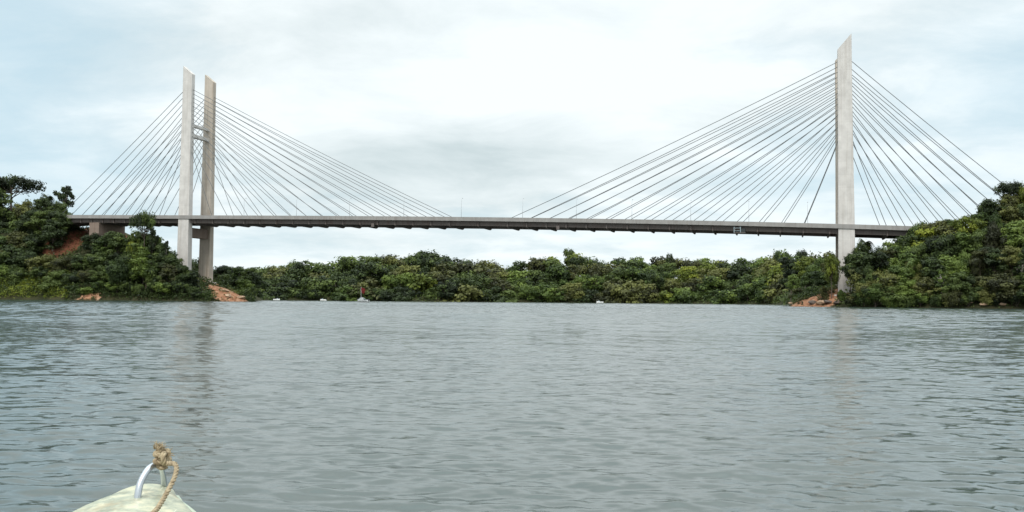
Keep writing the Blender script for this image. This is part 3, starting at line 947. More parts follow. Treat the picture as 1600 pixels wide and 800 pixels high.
for px, yt, Y, w in ((1236, 402, 420, 38), (1258, 400, 400, 40), (1282, 401, 380, 40), (1300, 400, 350, 34), (1240, 428, 370, 30), (1262, 425, 345, 32), (1283, 424, 325, 30), (1247, 450, 340, 26), (1268, 448, 318, 24), (1222, 420, 470, 30)):
    p = W(px, yt, Y)
    if seg_dist(np.array([[p[0], p[1]]]))[0] > -3:
        put(random.choice(NEAR_KEYS), pick({'dark green': 2.4, 'mid green': 2.4, 'olive': 2.2, 'yellow-green': .6}), p[0], p[1], p[2], w * Y / F, 'behind the rocky tip', 'left of the right pylon', 'trees on the right bank', px)

# labels that single each tree out
ORD = ['first', 'second', 'third', 'fourth', 'fifth', 'sixth', 'seventh', 'eighth', 'ninth', 'tenth', 'eleventh', 'twelfth']
from collections import defaultdict
grp = defaultdict(list)
for t in TREES:
    word = {'shrub': 'shrub', 'umbrella': 'flat-topped tree', 'open': 'gappy tree', 'star': 'spiky tree'}.get(t['kind'], 'tree')
    t['word'] = word
    grp[(t['c'], word, t['row'], t['zone'], t['note'])].append(t)
for k, l in grp.items():
    l.sort(key=lambda t: t['px'])
    for i, t in enumerate(l):
        cat = 'shrub' if t['kind'] == 'shrub' else 'tree'
        if t['note']: lab = t['note']
        elif len(l) == 1: lab = f"{t['c']} {t['word']} {t['row']}, {t['zone']}"
        else: lab = f"{ORD[i]} {t['c']} {t['word']} from left {t['row']}, {t['zone']}"
        tag(t['o'], lab, cat, t['group'])
for P in PROTO.values():
    if not P['used']:
        for ch in list(P['root'].children): bpy.data.objects.remove(ch)
        bpy.data.objects.remove(P['root'])
print('TREES', len(TREES))

for (x0, y0), (x1, y1), lab in (((108, 346), (150, 371), 'pale drainage channel down the red slope under the deck, nearer the water'), ((124, 347), (158, 367), 'pale drainage channel down the red slope under the deck, nearer the pier')):
    a_ = hit(x0, y0); c_ = hit(x1, y1)
    if a_ is None or c_ is None: continue
    mb = MB()
    mb.loft([[(p[0] + dx, p[1], ground(p[0], p[1]) + dz) for dx, dz in ((-.45, -.3), (.45, -.3), (.45, .28), (.25, .28), (.2, .1), (-.2, .1), (-.25, .28), (-.45, .28))] for p in (a_ + (c_ - a_) * t for t in np.linspace(0, 1, 14))])
    tag(mb.build('drainage_channel', MAT['concrete']), lab, 'drain', 'drainage channels on the red slope')

# ---- undergrowth and bank grass: uncountable leaves on the slopes
def scatter(name, n, xr, yr, dmin, dmax, size, lift, mat, label, cat, dens=None, seed=1, on_soil=False):
    g = np.random.default_rng(seed)
    P = np.stack([g.uniform(*xr, n), g.uniform(*yr, n)], 1)
    d = seg_dist(P); ok = (d > dmin) & (d < dmax) & ((soil_mask(P) < .45) if not on_soil else (soil_mask(P) > .4) & (vnoise(P[:, 0], P[:, 1], 5, 31) > .25))
    if dens is not None: ok &= dens(P)
    P = P[ok]; hz = height(P)
    m = len(P)
    C_ = np.c_[P, hz + g.uniform(0, 1, m) ** 1.5 * lift * (1 + .6 * vnoise(P[:, 0], P[:, 1], 6, 9))]
    u, v = leaf_dirs(np.tile([0, 0, .7], (m, 1)), m, g, size, .9)
    tone = np.clip(.42 + .28 * vnoise(P[:, 0], P[:, 1], 11, 4) + g.normal(0, .12, m), 0, 1)
    o = bpy.data.objects.new(name, quads_mesh(name, C_, u, v, tone, mat)); col.objects.link(o)
    return tag(o, label, cat, kind='stuff')


scatter('undergrowth', 60000, (-290, -95), (333, 420), .6, 60, .42, 2.2, LEAF['dark green'], 'dark undergrowth covering the left bank between its trees', 'undergrowth', seed=1)
scatter('undergrowth', 60000, (85, 210), (225, 345), .6, 60, .40, 2.2, LEAF['dark green'], 'dark undergrowth covering the right bank between its trees', 'undergrowth', seed=2)
for nm, n, xr, yr, sz, lf, sd_, lab in (('shoreline_brush', 34000, (-170, -100), (330, 372), .36, 2.6, 11, 'dark brush overhanging the water along the left bank'), ('shoreline_brush', 34000, (96, 200), (225, 300), .34, 2.4, 12, 'dark brush overhanging the water along the right bank'), ('shoreline_brush', 60000, (-215, 215), (520, 712), .75, 4.0, 13, 'dark brush along the far waterline')):
    scatter(nm, n, xr, yr, -.4, 4.5, sz, lf, LEAF['dark green'], lab, 'brush', seed=sd_)
scatter('undergrowth', 50000, (-215, 240), (500, 760), .5, 40, .8, 3.0, LEAF['dark green'], 'dense low growth along the far bank', 'undergrowth', seed=3)
scatter('scrub', 60000, (-200, -100), (330, 395), .3, 60, .26, .8, LEAF['olive'], 'sparse scrub tufts on the red earth of the left bank', 'scrub', seed=21, on_soil=True)
scatter('scrub', 40000, (85, 120), (260, 310), .3, 40, .24, .8, LEAF['olive'], 'sparse scrub tufts on the earth at the right pylon foot', 'scrub', seed=22, on_soil=True)
def grass_zone(P):
    X0 = W(-60, 470, 343)[0]; X1 = W(112, 470, 343)[0]
    return (P[:, 0] > X0) & (P[:, 0] < X1)
scatter('bank_grass', 26000, (-220, -165), (334, 365), .3, 11, .32, 1.4, LEAF['yellow-green'], 'green grassy strip along the waterline at the left edge', 'grass', grass_zone, seed=4)

# ------------------------------------------------------------------ rocks on the two points
def rock(px, py, size, mat, label, seed, off=0):
    g = np.random.default_rng(seed)
    p = hit(px, py)
    if p is None: return
    import bmesh
    bm = bmesh.new(); bmesh.ops.create_icosphere(bm, subdivisions=3, radius=1)
    axes = [g.normal(0, 1, 3) for _ in range(9)]; axes = [a / np.linalg.norm(a) for a in axes]; dist = [g.uniform(.55, .9) for _ in axes]
    sc = np.array([g.uniform(.9, 1.4), g.uniform(.8, 1.1), g.uniform(.34, .52)]) * size * 1.15
    for v in bm.verts:
        q = np.array(v.co)
        for a, d in zip(axes, dist):
            e = q @ a
            if e > d: q = q - a * (e - d) * .9
        q = q * (1 + .05 * math.sin(q[0] * 9 + seed) * math.sin(q[1] * 8))
        v.co = Vector(q * sc)
    me = bpy.data.meshes.new('boulder'); bm.to_mesh(me); bm.free(); me.materials.append(mat)
    o = bpy.data.objects.new('boulder', me); col.objects.link(o)
    o.location = (p[0], p[1], max(ground(p[0], p[1]), 0) + size * .08); o.rotation_euler = (0, 0, g.uniform(0, 6))
    tag(o, label, 'boulder', 'boulders along the banks')


rs = [(1238, 474.5, 1.2, 'rock', 'pale low boulder at the left end of the right rocky tip'), (1270, 475, 1.3, 'darkrock', 'dark wet boulder at the waterline of the right rocky tip'),
      (1282, 474, 1.8, 'rock', 'largest pale boulder at the waterline left of the right pylon'), (1294, 474, 1.4, 'darkrock', 'dark wet boulder below the right pylon foot'),
      (1308, 475, 1.2, 'darkrock', 'dark boulder under the shrub right of the rocky tip'),
      (1512, 480, 1.2, 'rock', 'pale low boulder at the right bank waterline, left of a pair'), (1537, 481, 1.3, 'rock', 'pale low boulder at the right bank waterline, right of a pair'), (1566, 481, .9, 'rock', 'small pale boulder at the waterline near the right edge'),
      (1385, 477, 1.6, 'darkrock', 'dark boulder at the waterline right of the right pylon'), (1410, 477.5, 1.4, 'darkrock', 'second dark boulder along the waterline right of the right pylon'),
      (356, 464, 1.4, 'rock', 'pale boulder on the lower red earth point by the left pylon'), (376, 467, 1.3, 'rock', 'pale boulder at the tip of the left red earth point'),
      (350, 455, 1.5, 'rock', 'pale boulder halfway up the left red earth point'), (322, 437, 1.2, 'rock', 'pale boulder at the foot of the left pylon')]
for i, (px, py, s_, m_, lab) in enumerate(rs): rock(px, py, s_, MAT[m_], lab, 40 + i)

# ------------------------------------------------------------------ boats
def hull_rings(Ln, Wd, Hh, n=11):
    rings = []
    for i in range(n):
        t = i / (n - 1)
        x = -Ln / 2 + Ln * t
        w = Wd / 2 * (1 - max(0, (t - .45) / .55) ** 2.2) * (.82 + .18 * min(1, t / .3)); w = max(w, .02)
        sh = Hh * (1 + .55 * max(0, t - .4) ** 1.6)
        kz = -.18 + .35 * max(0, t - .8) ** 1.2
        rings.append([(x, -w, sh), (x, -w * .82, .05), (x, 0, kz), (x, w * .82, .05), (x, w, sh), (x, w * .9, sh), (x, w * .72, .18), (x, 0, .12), (x, -w * .72, .18), (x, -w * .9, sh)])
    return rings


def person(name, loc, rz, shirt, label, standing=False):
    """one continuous skinned body; seated or standing"""
    o = empty(name, loc, rz)
    if standing:
        J = [(0, 0, .92), (0, 0, 1.12), (0, 0, 1.38), (0, 0, 1.50), (0, 0, 1.64), (0, .17, 1.40), (.05, .24, 1.14), (.22, .22, .98), (0, -.17, 1.40), (.04, -.25, 1.14), (.2, -.2, .98), (0, .10, .86), (.03, .11, .48), (-.01, .12, .06), (.13, .13, .03), (0, -.10, .86), (.03, -.11, .48), (-.01, -.12, .06), (.13, -.13, .03)]
    else:
        J = [(0, 0, .10), (.02, 0, .32), (.03, 0, .56), (.04, 0, .68), (.05, 0, .83), (.02, .18, .57), (.08, .24, .32), (.30, .16, .24), (.02, -.18, .57), (.08, -.24, .32), (.30, -.16, .24), (.06, .10, .09), (.44, .12, .14), (.46, .12, -.26), (.60, .12, -.28), (.06, -.10, .09), (.44, -.12, .14), (.46, -.12, -.26), (.60, -.12, -.28)]
    E = [(0, 1), (1, 2), (2, 3), (3, 4), (2, 5), (5, 6), (6, 7), (2, 8), (8, 9), (9, 10), (0, 11), (11, 12), (12, 13), (13, 14), (0, 15), (15, 16), (16, 17), (17, 18)]
    rad = [.15, .14, .16, .06, .105, .065, .048, .036, .065, .048, .036, .09, .06, .045, .035, .09, .06, .045, .035]
    me = bpy.data.meshes.new('body'); me.from_pydata(J, E, [])
    b_ = bpy.data.objects.new('body', me); col.objects.link(b_); b_.parent = o
    me.materials.append(shirt); me.materials.append(MAT['skin']); me.materials.append(MAT['dark_cloth'])
    sk = b_.modifiers.new('skin', 'SKIN'); ss_ = b_.modifiers.new('sub', 'SUBSURF'); ss_.levels = 1; ss_.render_levels = 1
    for i, v in enumerate(me.skin_vertices[0].data):
        v.radius = (rad[i], rad[i]); v.use_root = (i == 0)
    dg = bpy.context.evaluated_depsgraph_get(); dg.update()
    ev = bpy.data.meshes.new_from_object(b_.evaluated_get(dg))
    b_.modifiers.clear(); b_.data = ev
    neck = J[3][2]; hip = J[0][2]
    for p in ev.polygons:
        z = p.center.z; x = p.center.x
        hand = (abs(p.center.y) > .13 and x > .16 and z > hip + .02 and z < J[2][2] - .2) 
        p.material_index = 1 if (z > neck or hand) else (2 if (z < hip + .05) else 0)
        p.use_smooth = True
    hb = MB(); hz = J[4]
    rings = []
    for k in range(5):
        a = k / 4 * math.pi / 2
        rings.append([(hz[0] - .02 + .115 * math.cos(a) * math.cos(q) , .115 * math.cos(a) * math.sin(q), hz[2] + .03 + .105 * math.sin(a)) for q in np.linspace(0, 2 * math.pi, 10, endpoint=False)])
    rings[-1] = [(hz[0] - .02 + .004 * math.cos(q), .004 * math.sin(q), hz[2] + .137) for q in np.linspace(0, 2 * math.pi, 10, endpoint=False)]
    hb.loft(rings); hb.build('hair', MAT['hair'], o, True)
    tag(o, label, 'person')
    return o


# boat with the red flag
YB = 372.0
bp_ = W(567, 470, YB)
bo = empty('motor_boat', (bp_[0], bp_[1], .12), R(152))
tag(bo, 'small white boat with dark bottom and tall pole flying a red flag', 'boat')
mb = MB(); mb.loft(hull_rings(5.6, 1.9, .95)); mb.build('hull', MAT['white'], bo, True)
mb = MB(); mb.loft([[(x, y * 1.035, z) for x, y, z in ((r_[1][0] * 1.005, r_[1][1], .09), (r_[2][0], 0, r_[2][2] - .02), (r_[3][0] * 1.005, r_[3][1], .09))] for r_ in hull_rings(5.6, 1.9, .95)]); mb.build('dark_bottom', MAT['darkhull'], bo)
mb = MB(); mb.loft([[(x, y, z) for y, z in ((-.7 * k, .7), (.7 * k, .7), (.55 * k, 1.9 * q), (-.55 * k, 1.9 * q))] for x, k, q in ((.1, 1, 1.0), (.9, 1, .98), (2.1, .55, .55))]); mb.build('cabin', MAT['white'], bo)
for x in (-1.7, -.6):
    mb = MB(); mb.box(x - .14, x + .14, -.74, .74, .40, .46); mb.build('bench', MAT['bark'], bo)
mb = MB(); mb.box(-3.15, -2.80, -.18, .18, .55, 1.3); mb.box(-3.08, -2.9, -.07, .07, -.5, .55); mb.build('outboard_motor', MAT['darkhull'], bo)
mb = MB(); mb.tube([(1.0, 0, .6), (1.0, 0, 6.2)], [.085, .06], 8); mb.build('flag_pole', MAT['white'], bo, True)
vs = []; fs = []
nu, nv_ = 14, 9
for side_ in (0, 1):
    for i in range(nu):
        for j in range(nv_):
            u, v = i / (nu - 1), j / (nv_ - 1)
            vs.append((.95 - 2.3 * u * (1 - .45 * v), .16 * math.sin(u * 9 + v * 2) * u + .012 * side_, 6.1 - 2.0 * v - 1.0 * u * u - .1 * math.sin(u * 5)))
n1_ = nu * nv_
for i in range(nu - 1):
    for j in range(nv_ - 1):
        a = i * nv_ + j
        fs.append((a, a + 1, a + nv_ + 1, a + nv_)); fs.append((n1_ + a, n1_ + a + nv_, n1_ + a + nv_ + 1, n1_ + a + 1))
mesh_obj('flag', vs, fs, MAT['red'], bo, True)


def on_boat(x, y, z):
    c, s_ = math.cos(R(152)), math.sin(R(152))
    return (bp_[0] + x * c - y * s_, bp_[1] + x * s_ + y * c, .12 + z)


person('person', on_boat(-.85, -.1, .17), R(152), MAT['green_shirt'], 'person in pale green top standing in the red-flag boat', True)
person('person', on_boat(-1.75, .25, .47), R(152), MAT['dark_cloth'], 'person in dark clothes seated at the stern of the red-flag boat', False)

# distant boats
def small_boat(px, Y, rz, Ln, label):
    p = W(px, 470, Y)
    o = empty('motor_boat', (p[0], p[1], .1), R(rz)); tag(o, label, 'boat', 'small boats far out on the river')
    mb = MB(); mb.loft(hull_rings(Ln, 1.8, .9)); mb.build('hull', MAT['white'], o, True)
    mb = MB(); mb.box(-Ln * .2 - .15, -Ln * .2 + .15, -.6, .6, .42, .48); mb.build('bench', MAT['bark'], o)
    mb = MB(); mb.box(-Ln / 2 - .4, -Ln / 2 - .02, -.2, .2, .35, 1.25); mb.build('outboard_motor', MAT['darkhull'], o)
    mb = MB(); mb.loft([[(x, y, z) for y, z in ((-.6 * k, .6), (.6 * k, .6), (.5 * k, .6 + h_), (-.5 * k, .6 + h_))] for x, k, h_ in ((.2, 1, .9), (.6, 1, .9), (1.3, .7, .35))]); mb.build('windscreen', MAT['gantry'], o)
    return o


small_boat(505, 560, 165, 4.0, 'tiny white boat left of the red-flag boat')
small_boat(432, 620, 10, 4.4, 'tiny pale boat near the tip of the left red earth point')
small_boat(937, 560, 200, 4.5, 'tiny white boat right of midspan before the far bank')

# ------------------------------------------------------------------ kayak bow and its rope
km, nt, b = new_mat('cream_green_plastic'); L = nt.links.new
tc = N(nt, 'ShaderNodeTexCoord')
n1 = N(nt, 'ShaderNodeTexNoise'); n1.inputs['Scale'].default_value = 16; n1.inputs['Detail'].default_value = 6; n1.inputs['Roughness'].default_value = .65; L(tc.outputs['Object'], n1.inputs['Vector'])
n2 = N(nt, 'ShaderNodeTexNoise'); n2.inputs['Scale'].default_value = 45; n2.inputs['Detail'].default_value = 3; L(tc.outputs['Object'], n2.inputs['Vector'])
rp = N(nt, 'ShaderNodeValToRGB'); e = rp.color_ramp.elements
e[0].position = .36; e[0].color = (.23, .25, .185, 1); e[1].position = .64; e[1].color = (.60, .57, .40, 1)
k = e.new(.5); k.color = (.40, .42, .31, 1)
L(n1.outputs['Fac'], rp.inputs['Fac'])
n3 = N(nt, 'ShaderNodeTexNoise'); n3.inputs['Scale'].default_value = 7; n3.inputs['Detail'].default_value = 9; n3.inputs['Roughness'].default_value = .75; L(tc.outputs['Object'], n3.inputs['Vector'])
r3 = N(nt, 'ShaderNodeValToRGB'); r3.color_ramp.elements[0].position = .52; r3.color_ramp.elements[1].position = .70; r3.color_ramp.elements[0].color = (0, 0, 0, 1); r3.color_ramp.elements[1].color = (.75, .75, .75, 1); L(n3.outputs['Fac'], r3.inputs['Fac'])
m3 = N(nt, 'ShaderNodeMix', data_type='RGBA'); L(r3.outputs['Color'], m3.inputs['Factor']); L(rp.outputs['Color'], m3.inputs['A']); m3.inputs['B'].default_value = (.36, .27, .14, 1)
mps = N(nt, 'ShaderNodeMapping'); mps.inputs['Scale'].default_value = (6, 95, 20); mps.inputs['Rotation'].default_value = (0, 0, .35); L(tc.outputs['Object'], mps.inputs['Vector'])
n4 = N(nt, 'ShaderNodeTexNoise'); n4.inputs['Scale'].default_value = 1.2; n4.inputs['Detail'].default_value = 2; L(mps.outputs['Vector'], n4.inputs['Vector'])
r4 = N(nt, 'ShaderNodeValToRGB'); r4.color_ramp.elements[0].position = .68; r4.color_ramp.elements[1].position = .72; r4.color_ramp.elements[0].color = (0, 0, 0, 1); r4.color_ramp.elements[1].color = (.6, .6, .6, 1); L(n4.outputs['Fac'], r4.inputs['Fac'])
m4 = N(nt, 'ShaderNodeMix', data_type='RGBA'); L(r4.outputs['Color'], m4.inputs['Factor']); L(m3.outputs['Result'], m4.inputs['A']); m4.inputs['B'].default_value = (.74, .73, .60, 1)
L(m4.outputs['Result'], b.inputs['Base Color'])
b.inputs['Roughness'].default_value = .38
bp = N(nt, 'ShaderNodeBump'); bp.inputs['Strength'].default_value = .5; bp.inputs['Distance'].default_value = .004; L(n2.outputs['Fac'], bp.inputs['Height']); L(bp.outputs['Normal'], b.inputs['Normal'])

zk = .52
tip = W(240, 752, 3.28); base = W(199, 800, 2.90)
tipxy = np.array(tip[:2]); ax = np.array([tipxy[0] - base[0], tipxy[1] - base[1]]); ax = ax / np.linalg.norm(ax)
kz = math.atan2(ax[1], ax[0])
kay = empty('kayak', (tipxy[0], tipxy[1], 0), kz)
tag(kay, 'cream green plastic kayak bow poking in at the lower left', 'kayak')
# local frame: +x forward along the hull, bow tip at x=0
KW = prof([(0, .0), (.010, .045), (.035, .076), (.10, .104), (.17, .123), (.25, .165), (.36, .218), (.6, .275), (.9, .31), (1.3, .34), (2.0, .37), (2.8, .37), (3.5, .31), (4.0, .2), (4.25, .06), (4.3, .01)])
KZ = prof([(0, .490), (.04, .512), (.1, .522), (.3, .512), (.55, .49), (1.0, .44), (1.6, .38), (2.6, .36), (3.6, .40), (4.3, .50)])
KB = prof([(0, .36), (.1, .25), (.3, .10), (.6, .0), (1.2, -.1), (3.2, -.1), (3.9, .05), (4.3, .38)])
rings = []; drings = []
for d in [0.0, .008, .02, .04, .065, .09, .13, .18, .24, .32, .42, .55, .7, .9, 1.15, 1.5, 2.0, 2.5, 3.0, 3.5, 3.9, 4.15, 4.27, 4.3]:
    w = max(KW(d), .004); z = KZ(d); kb = KB(d)
    rings.append([(-d, w * q, z - dz) for q, dz in ((1.0, .028), (1.02, .06), (.9, .10 + (z - kb) * .35), (.55, (z - kb) * .9), (0, z - kb), (-.55, (z - kb) * .9), (-.9, .10 + (z - kb) * .35), (-1.02, .06), (-1.0, .028))])
    cr = .016 + .10 * w
    row = []
    for q in np.linspace(1, -1, 15):
        rim = .028 * (1 if abs(q) > .999 else (.006 / .028 if abs(q) > .85 else 0))
        zz = z + cr * (1 - q * q) - rim * 1.0
        if 1.7 < d < 3.3 and abs(q) < .8: zz -= .22          # seat well
        row.append((-d, w * q, zz))
    drings.append(row)
mb = MB(); mb.loft(rings, closed=False, cap=False); hull = mb.build('hull', km, kay, True)
mb = MB(); mb.loft(drings, closed=False, cap=False); dk = mb.build('foredeck', km, kay, True)

def smooth_path(P, n=40):
    P = [np.array(p, float) for p in P]
    out = []
    for i in range(len(P) - 1):
        p0 = P[max(i - 1, 0)]; p1 = P[i]; p2 = P[i + 1]; p3 = P[min(i + 2, len(P) - 1)]
        m_ = max(2, n // (len(P) - 1))
        for t in np.linspace(0, 1, m_, endpoint=False):
            out.append(.5 * ((2 * p1) + (-p0 + p2) * t + (2 * p0 - 5 * p1 + 4 * p2 - p3) * t * t + (-p0 + 3 * p1 - 3 * p2 + p3) * t ** 3))
    out.append(P[-1])
    return out


mb = MB()
for sg in (1, -1):
    mb.tube([(r_[0 if sg > 0 else -1][0], r_[0 if sg > 0 else -1][1], r_[0 if sg > 0 else -1][2] + .002) for r_ in rings[1:-2]], .0085, 8)
mb.build('rim', MAT['rim'], kay, True)
# metal carrying handle: strap bent into a loop standing on the deck
Kinv = np.array(Matrix.Rotation(-kz, 3, 'Z'))
def KL(px, py, Y):
    "kayak-local point from a photo pixel and distance"
    p = np.array(W(px, py, Y)) - np.array([tipxy[0], tipxy[1], 0])
    return Kinv @ p
mb = MB()
mb.tube(smooth_path([KL(214, 784, 2.97), KL(216, 770, 2.975), KL(219, 756, 2.985), KL(225, 743, 3.0), KL(233, 732, 3.02), KL(243, 726, 3.05), KL(250, 728, 3.09), KL(254, 738, 3.13), KL(256, 752, 3.17), KL(257, 764, 3.2)], 45), .0112, 14, True, .8)
bm_ = simple('polished_metal', (.60, .64, .68), .28, .15, 9, .9)
mb.build('handle', bm_, kay, True)
# rope
rm, nt, b = new_mat('twisted_rope'); L = nt.links.new
tc = N(nt, 'ShaderNodeTexCoord')
n1 = N(nt, 'ShaderNodeTexNoise'); n1.inputs['Scale'].default_value = 60; n1.inputs['Detail'].default_value = 4; L(tc.outputs['Object'], n1.inputs['Vector'])
rp = N(nt, 'ShaderNodeValToRGB'); e = rp.color_ramp.elements
e[0].position = .3; e[0].color = (.20, .145, .085, 1); e[1].position = .7; e[1].color = (.44, .36, .23, 1)
L(n1.outputs['Fac'], rp.inputs['Fac']); L(rp.outputs['Color'], b.inputs['Base Color']); b.inputs['Roughness'].default_value = .9
rorg = np.array(W(254, 720, 3.05))
ro = empty('mooring_rope', rorg)
tag(ro, 'tan twisted rope knotted round the metal handle of the kayak', 'rope')


def twisted(mb, path, r_, strands=3, pitch=.055):
    ln = 0; prev = None
    acc = []
    for p in path:
        if prev is not None: ln += np.linalg.norm(p - prev)
        acc.append(ln); prev = p
    for k in range(strands):
        pts = []
        for i, p in enumerate(path):
            t = path[min(i + 1, len(path) - 1)] - path[max(i - 1, 0)]; t /= np.linalg.norm(t) + 1e-9
            a = np.cross(t, [.3, .9, .2]); a /= np.linalg.norm(a) + 1e-9; c = np.cross(t, a)
            w = 2 * math.pi * (acc[i] / pitch + k / strands)
            pts.append(p + r_ * .52 * (math.cos(w) * a + math.sin(w) * c))
        mb.tube(pts, r_ * .56, 7)


def RP(px, py, Y): return np.array(W(px, py, Y)) - rorg
mb = MB()
twisted(mb, smooth_path([RP(254, 724, 3.04), RP(264, 724, 3.01), RP(273, 725, 2.97), RP(276, 733, 2.93), RP(272, 748, 2.88), RP(264, 764, 2.83), RP(254, 782, 2.77), RP(244, 797, 2.70), RP(228, 812, 2.60), RP(205, 850, 2.4)], 110), .0078)
mb.build('line', rm, ro, True)
mb = MB()
g = np.random.default_rng(3)
# overhand knot wrapped round the handle
def coil(cx, cy, Y, rx, ry, ph, tilt):
    P = []
    for a in np.linspace(0, 2 * math.pi, 26):
        P.append(RP(cx + rx * math.cos(a + ph) + tilt * math.sin(a), cy + ry * math.sin(a + ph), Y - .022 * math.sin(a)))
    return P
for cx, cy, Y, rx, ry, ph, ti in ((252, 727, 3.05, 6, 4, 0, 3), (254, 720, 3.04, 8, 4, 1, -4), (255, 714, 3.04, 7, 5, 2, 4), (253, 708, 3.05, 7, 4, .5, -5), (257, 717, 3.03, 5, 8, 1.5, 3)):
    twisted(mb, coil(cx, cy, Y, rx, ry, ph, ti), .0085, 3, .05)
twisted(mb, smooth_path([RP(254, 722, 3.06), RP(250, 712, 3.05), RP(249, 704, 3.05), RP(247, 699, 3.05)], 20), .010)
mb.build('knot', rm, ro, True)
mb = MB()
for i in range(46):
    a = RP(248 + g.normal(0, 3.5), 702 + g.normal(0, 1.5), 3.05 + g.normal(0, .008)); d = np.array([g.normal(0, .010), g.normal(0, .01), abs(g.normal(.014, .006))])
    mb.tube([a, a + d * .6, a + d + np.array([g.normal(0, .004), 0, 0])], [.0018, .0015, .0008], 4)
for i in range(10):
    a = RP(262, 712, 3.04); d = np.array([abs(g.normal(.016, .006)), 0, g.normal(.004, .008)])
    mb.tube([a, a + d * .6 + np.array([0, 0, .003]), a + d], [.0018, .0014, .0008], 4)
mb.build('frayed_end', rm, ro)

# ------------------------------------------------------------------ light and sky
SUN_EL, SUN_AZ = R(48), math.atan2(-bn[0], -bn[1]) + R(-6)      # azimuth from +Y, sun behind the camera
sd = bpy.data.lights.new('sun', 'SUN'); sd.energy = 1.5; sd.angle = R(14); sd.color = (1, .95, .88)
so = bpy.data.objects.new('sun', sd); col.objects.link(so)
dirv = Vector((math.sin(SUN_AZ) * math.cos(SUN_EL), math.cos(SUN_AZ) * math.cos(SUN_EL), math.sin(SUN_EL)))
so.rotation_euler = dirv.to_track_quat('Z', 'Y').to_euler()
so.location = (0, -20, 60)
w = bpy.data.worlds.new('World'); scene.world = w; w.use_nodes = True
nt = w.node_tree; L = nt.links.new
bg = nt.nodes['Background']
sky = N(nt, 'ShaderNodeTexSky'); sky.sky_type = 'NISHITA'; sky.sun_disc = False; sky.sun_elevation = SUN_EL; sky.sun_rotation = SUN_AZ
sky.dust_density = 2.0
tc = N(nt, 'ShaderNodeTexCoord')
sep = N(nt, 'ShaderNodeSeparateXYZ'); L(tc.outputs['Generated'], sep.inputs[0])
def mth(op, a, b=None, clamp=False):
    n = N(nt, 'ShaderNodeMath', operation=op); n.use_clamp = clamp
    for i, q in enumerate((a, b)):
        if q is None: continue
        if isinstance(q, (int, float)): n.inputs[i].default_value = q
        else: L(q, n.inputs[i])
    return n.outputs[0]
zup = mth('MAXIMUM', sep.outputs['Z'], 0.0)
den = mth('ADD', zup, .22)
cx = mth('DIVIDE', sep.outputs['X'], den); cy = mth('DIVIDE', sep.outputs['Y'], den)
cv = N(nt, 'ShaderNodeCombineXYZ'); L(cx, cv.inputs[0]); L(cy, cv.inputs[1]); cv.inputs[2].default_value = 0.0
def cnoise(scale, det, rough, off):
    mp = N(nt, 'ShaderNodeMapping'); mp.inputs['Location'].default_value = off; mp.inputs['Scale'].default_value = (.8, 1.0, 1); L(cv.outputs[0], mp.inputs['Vector'])
    n = N(nt, 'ShaderNodeTexNoise'); n.inputs['Scale'].default_value = scale; n.inputs['Detail'].default_value = det; n.inputs['Roughness'].default_value = rough
    n.inputs['Distortion'].default_value = .25
    L(mp.outputs['Vector'], n.inputs['Vector']); return n.outputs['Fac']
def blob(px, py, wx, wy):
    "soft patch of sky centred on a direction"
    d = ray(px, py); d = d / np.linalg.norm(d)
    az = math.atan2(d[0], d[1]); el = math.asin(d[2])
    azn = mth('ARCTAN2', sep.outputs['X'], sep.outputs['Y'])
    eln = mth('ARCSINE', sep.outputs['Z'])
    a = mth('DIVIDE', mth('SUBTRACT', azn, az), wx / F); c = mth('DIVIDE', mth('SUBTRACT', eln, el), wy / F)
    r2 = mth('ADD', mth('MULTIPLY', a, a), mth('MULTIPLY', c, c))
    return mth('POWER', 2.718, mth('MULTIPLY', r2, -1.0))
big = cnoise(.9, 7, .55, (3.1, 1.7, 0)); fine = cnoise(2.6, 8, .6, (.3, 5.2, 0))
def add(*t):
    r_ = t[0]
    for q in t[1:]: r_ = mth('ADD', r_, q)
    return r_
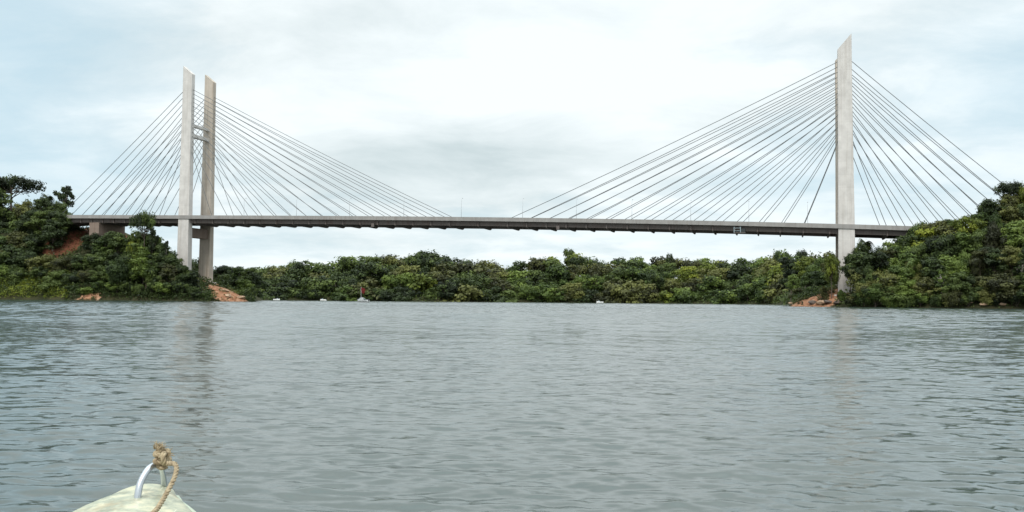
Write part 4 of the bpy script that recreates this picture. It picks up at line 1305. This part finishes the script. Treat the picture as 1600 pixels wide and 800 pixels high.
# how blue (thin cloud) and how grey (thick cloud) each part of the sky is
blue = add(mth('MULTIPLY', mth('SUBTRACT', big, .5), 1.7), mth('MULTIPLY', mth('SUBTRACT', fine, .5), 1.3),
           mth('MULTIPLY', blob(-40, 150, 330, 420), .75), mth('MULTIPLY', blob(1130, 95, 130, 40), .42), mth('MULTIPLY', blob(1190, 250, 150, 60), .40), mth('MULTIPLY', blob(1620, 150, 190, 170), .42),
           mth('MULTIPLY', blob(640, 20, 260, 50), .1), mth('MULTIPLY', blob(860, 120, 300, 110), -.5))
blue = mth('MULTIPLY', blue, 1.0, True)
grey = add(mth('MULTIPLY', mth('SUBTRACT', fine, .47), 1.9), mth('MULTIPLY', mth('SUBTRACT', big, .5), -.8), mth('MULTIPLY', blob(760, 250, 300, 55), .6), mth('MULTIPLY', blob(1560, 90, 260, 130), .3), mth('MULTIPLY', blob(420, 20, 300, 40), .3), mth('MULTIPLY', blob(560, 330, 420, 70), .30), mth('MULTIPLY', blob(130, 60, 220, 60), .28), mth('MULTIPLY', blob(860, 130, 260, 80), -.35))
grey = mth('MULTIPLY', grey, 1.0, True)
lift = mth('ADD', mth('MULTIPLY', mth('MAXIMUM', mth('SUBTRACT', sep.outputs['Z'], .50), 0.0), 3.2), 1.0)      # overcast sky grows brighter overhead
def mixc(f, a, b):
    m = N(nt, 'ShaderNodeMix', data_type='RGBA')
    L(f, m.inputs['Factor'])
    for s_, q in (('A', a), ('B', b)):
        if isinstance(q, tuple): m.inputs[s_].default_value = q
        else: L(q, m.inputs[s_])
    return m.outputs['Result']
cw = mixc(grey, (9.1, 9.75, 9.9, 1), (5.7, 6.65, 6.85, 1))
thin = mixc(mth('MULTIPLY', blue, .92), cw, (5.4, 7.45, 8.5, 1))
full = mixc(mth('ADD', mth('MULTIPLY', blue, -.12), .96), sky.outputs['Color'], thin)   # a little of the open sky shows through
vm = N(nt, 'ShaderNodeVectorMath', operation='SCALE'); L(full, vm.inputs[0]); L(lift, vm.inputs['Scale'])
L(vm.outputs[0], bg.inputs['Color']); bg.inputs['Strength'].default_value = .10

scene.render.engine = 'CYCLES'
scene.view_settings.view_transform = 'Standard'; scene.view_settings.look = 'None'; scene.view_settings.gamma = 1.0
scene.view_settings.exposure = 0.13
scene.render.resolution_x = 1024; scene.render.resolution_y = 512
for o in bpy.data.objects:
    if 'worg' in o: del o['worg']
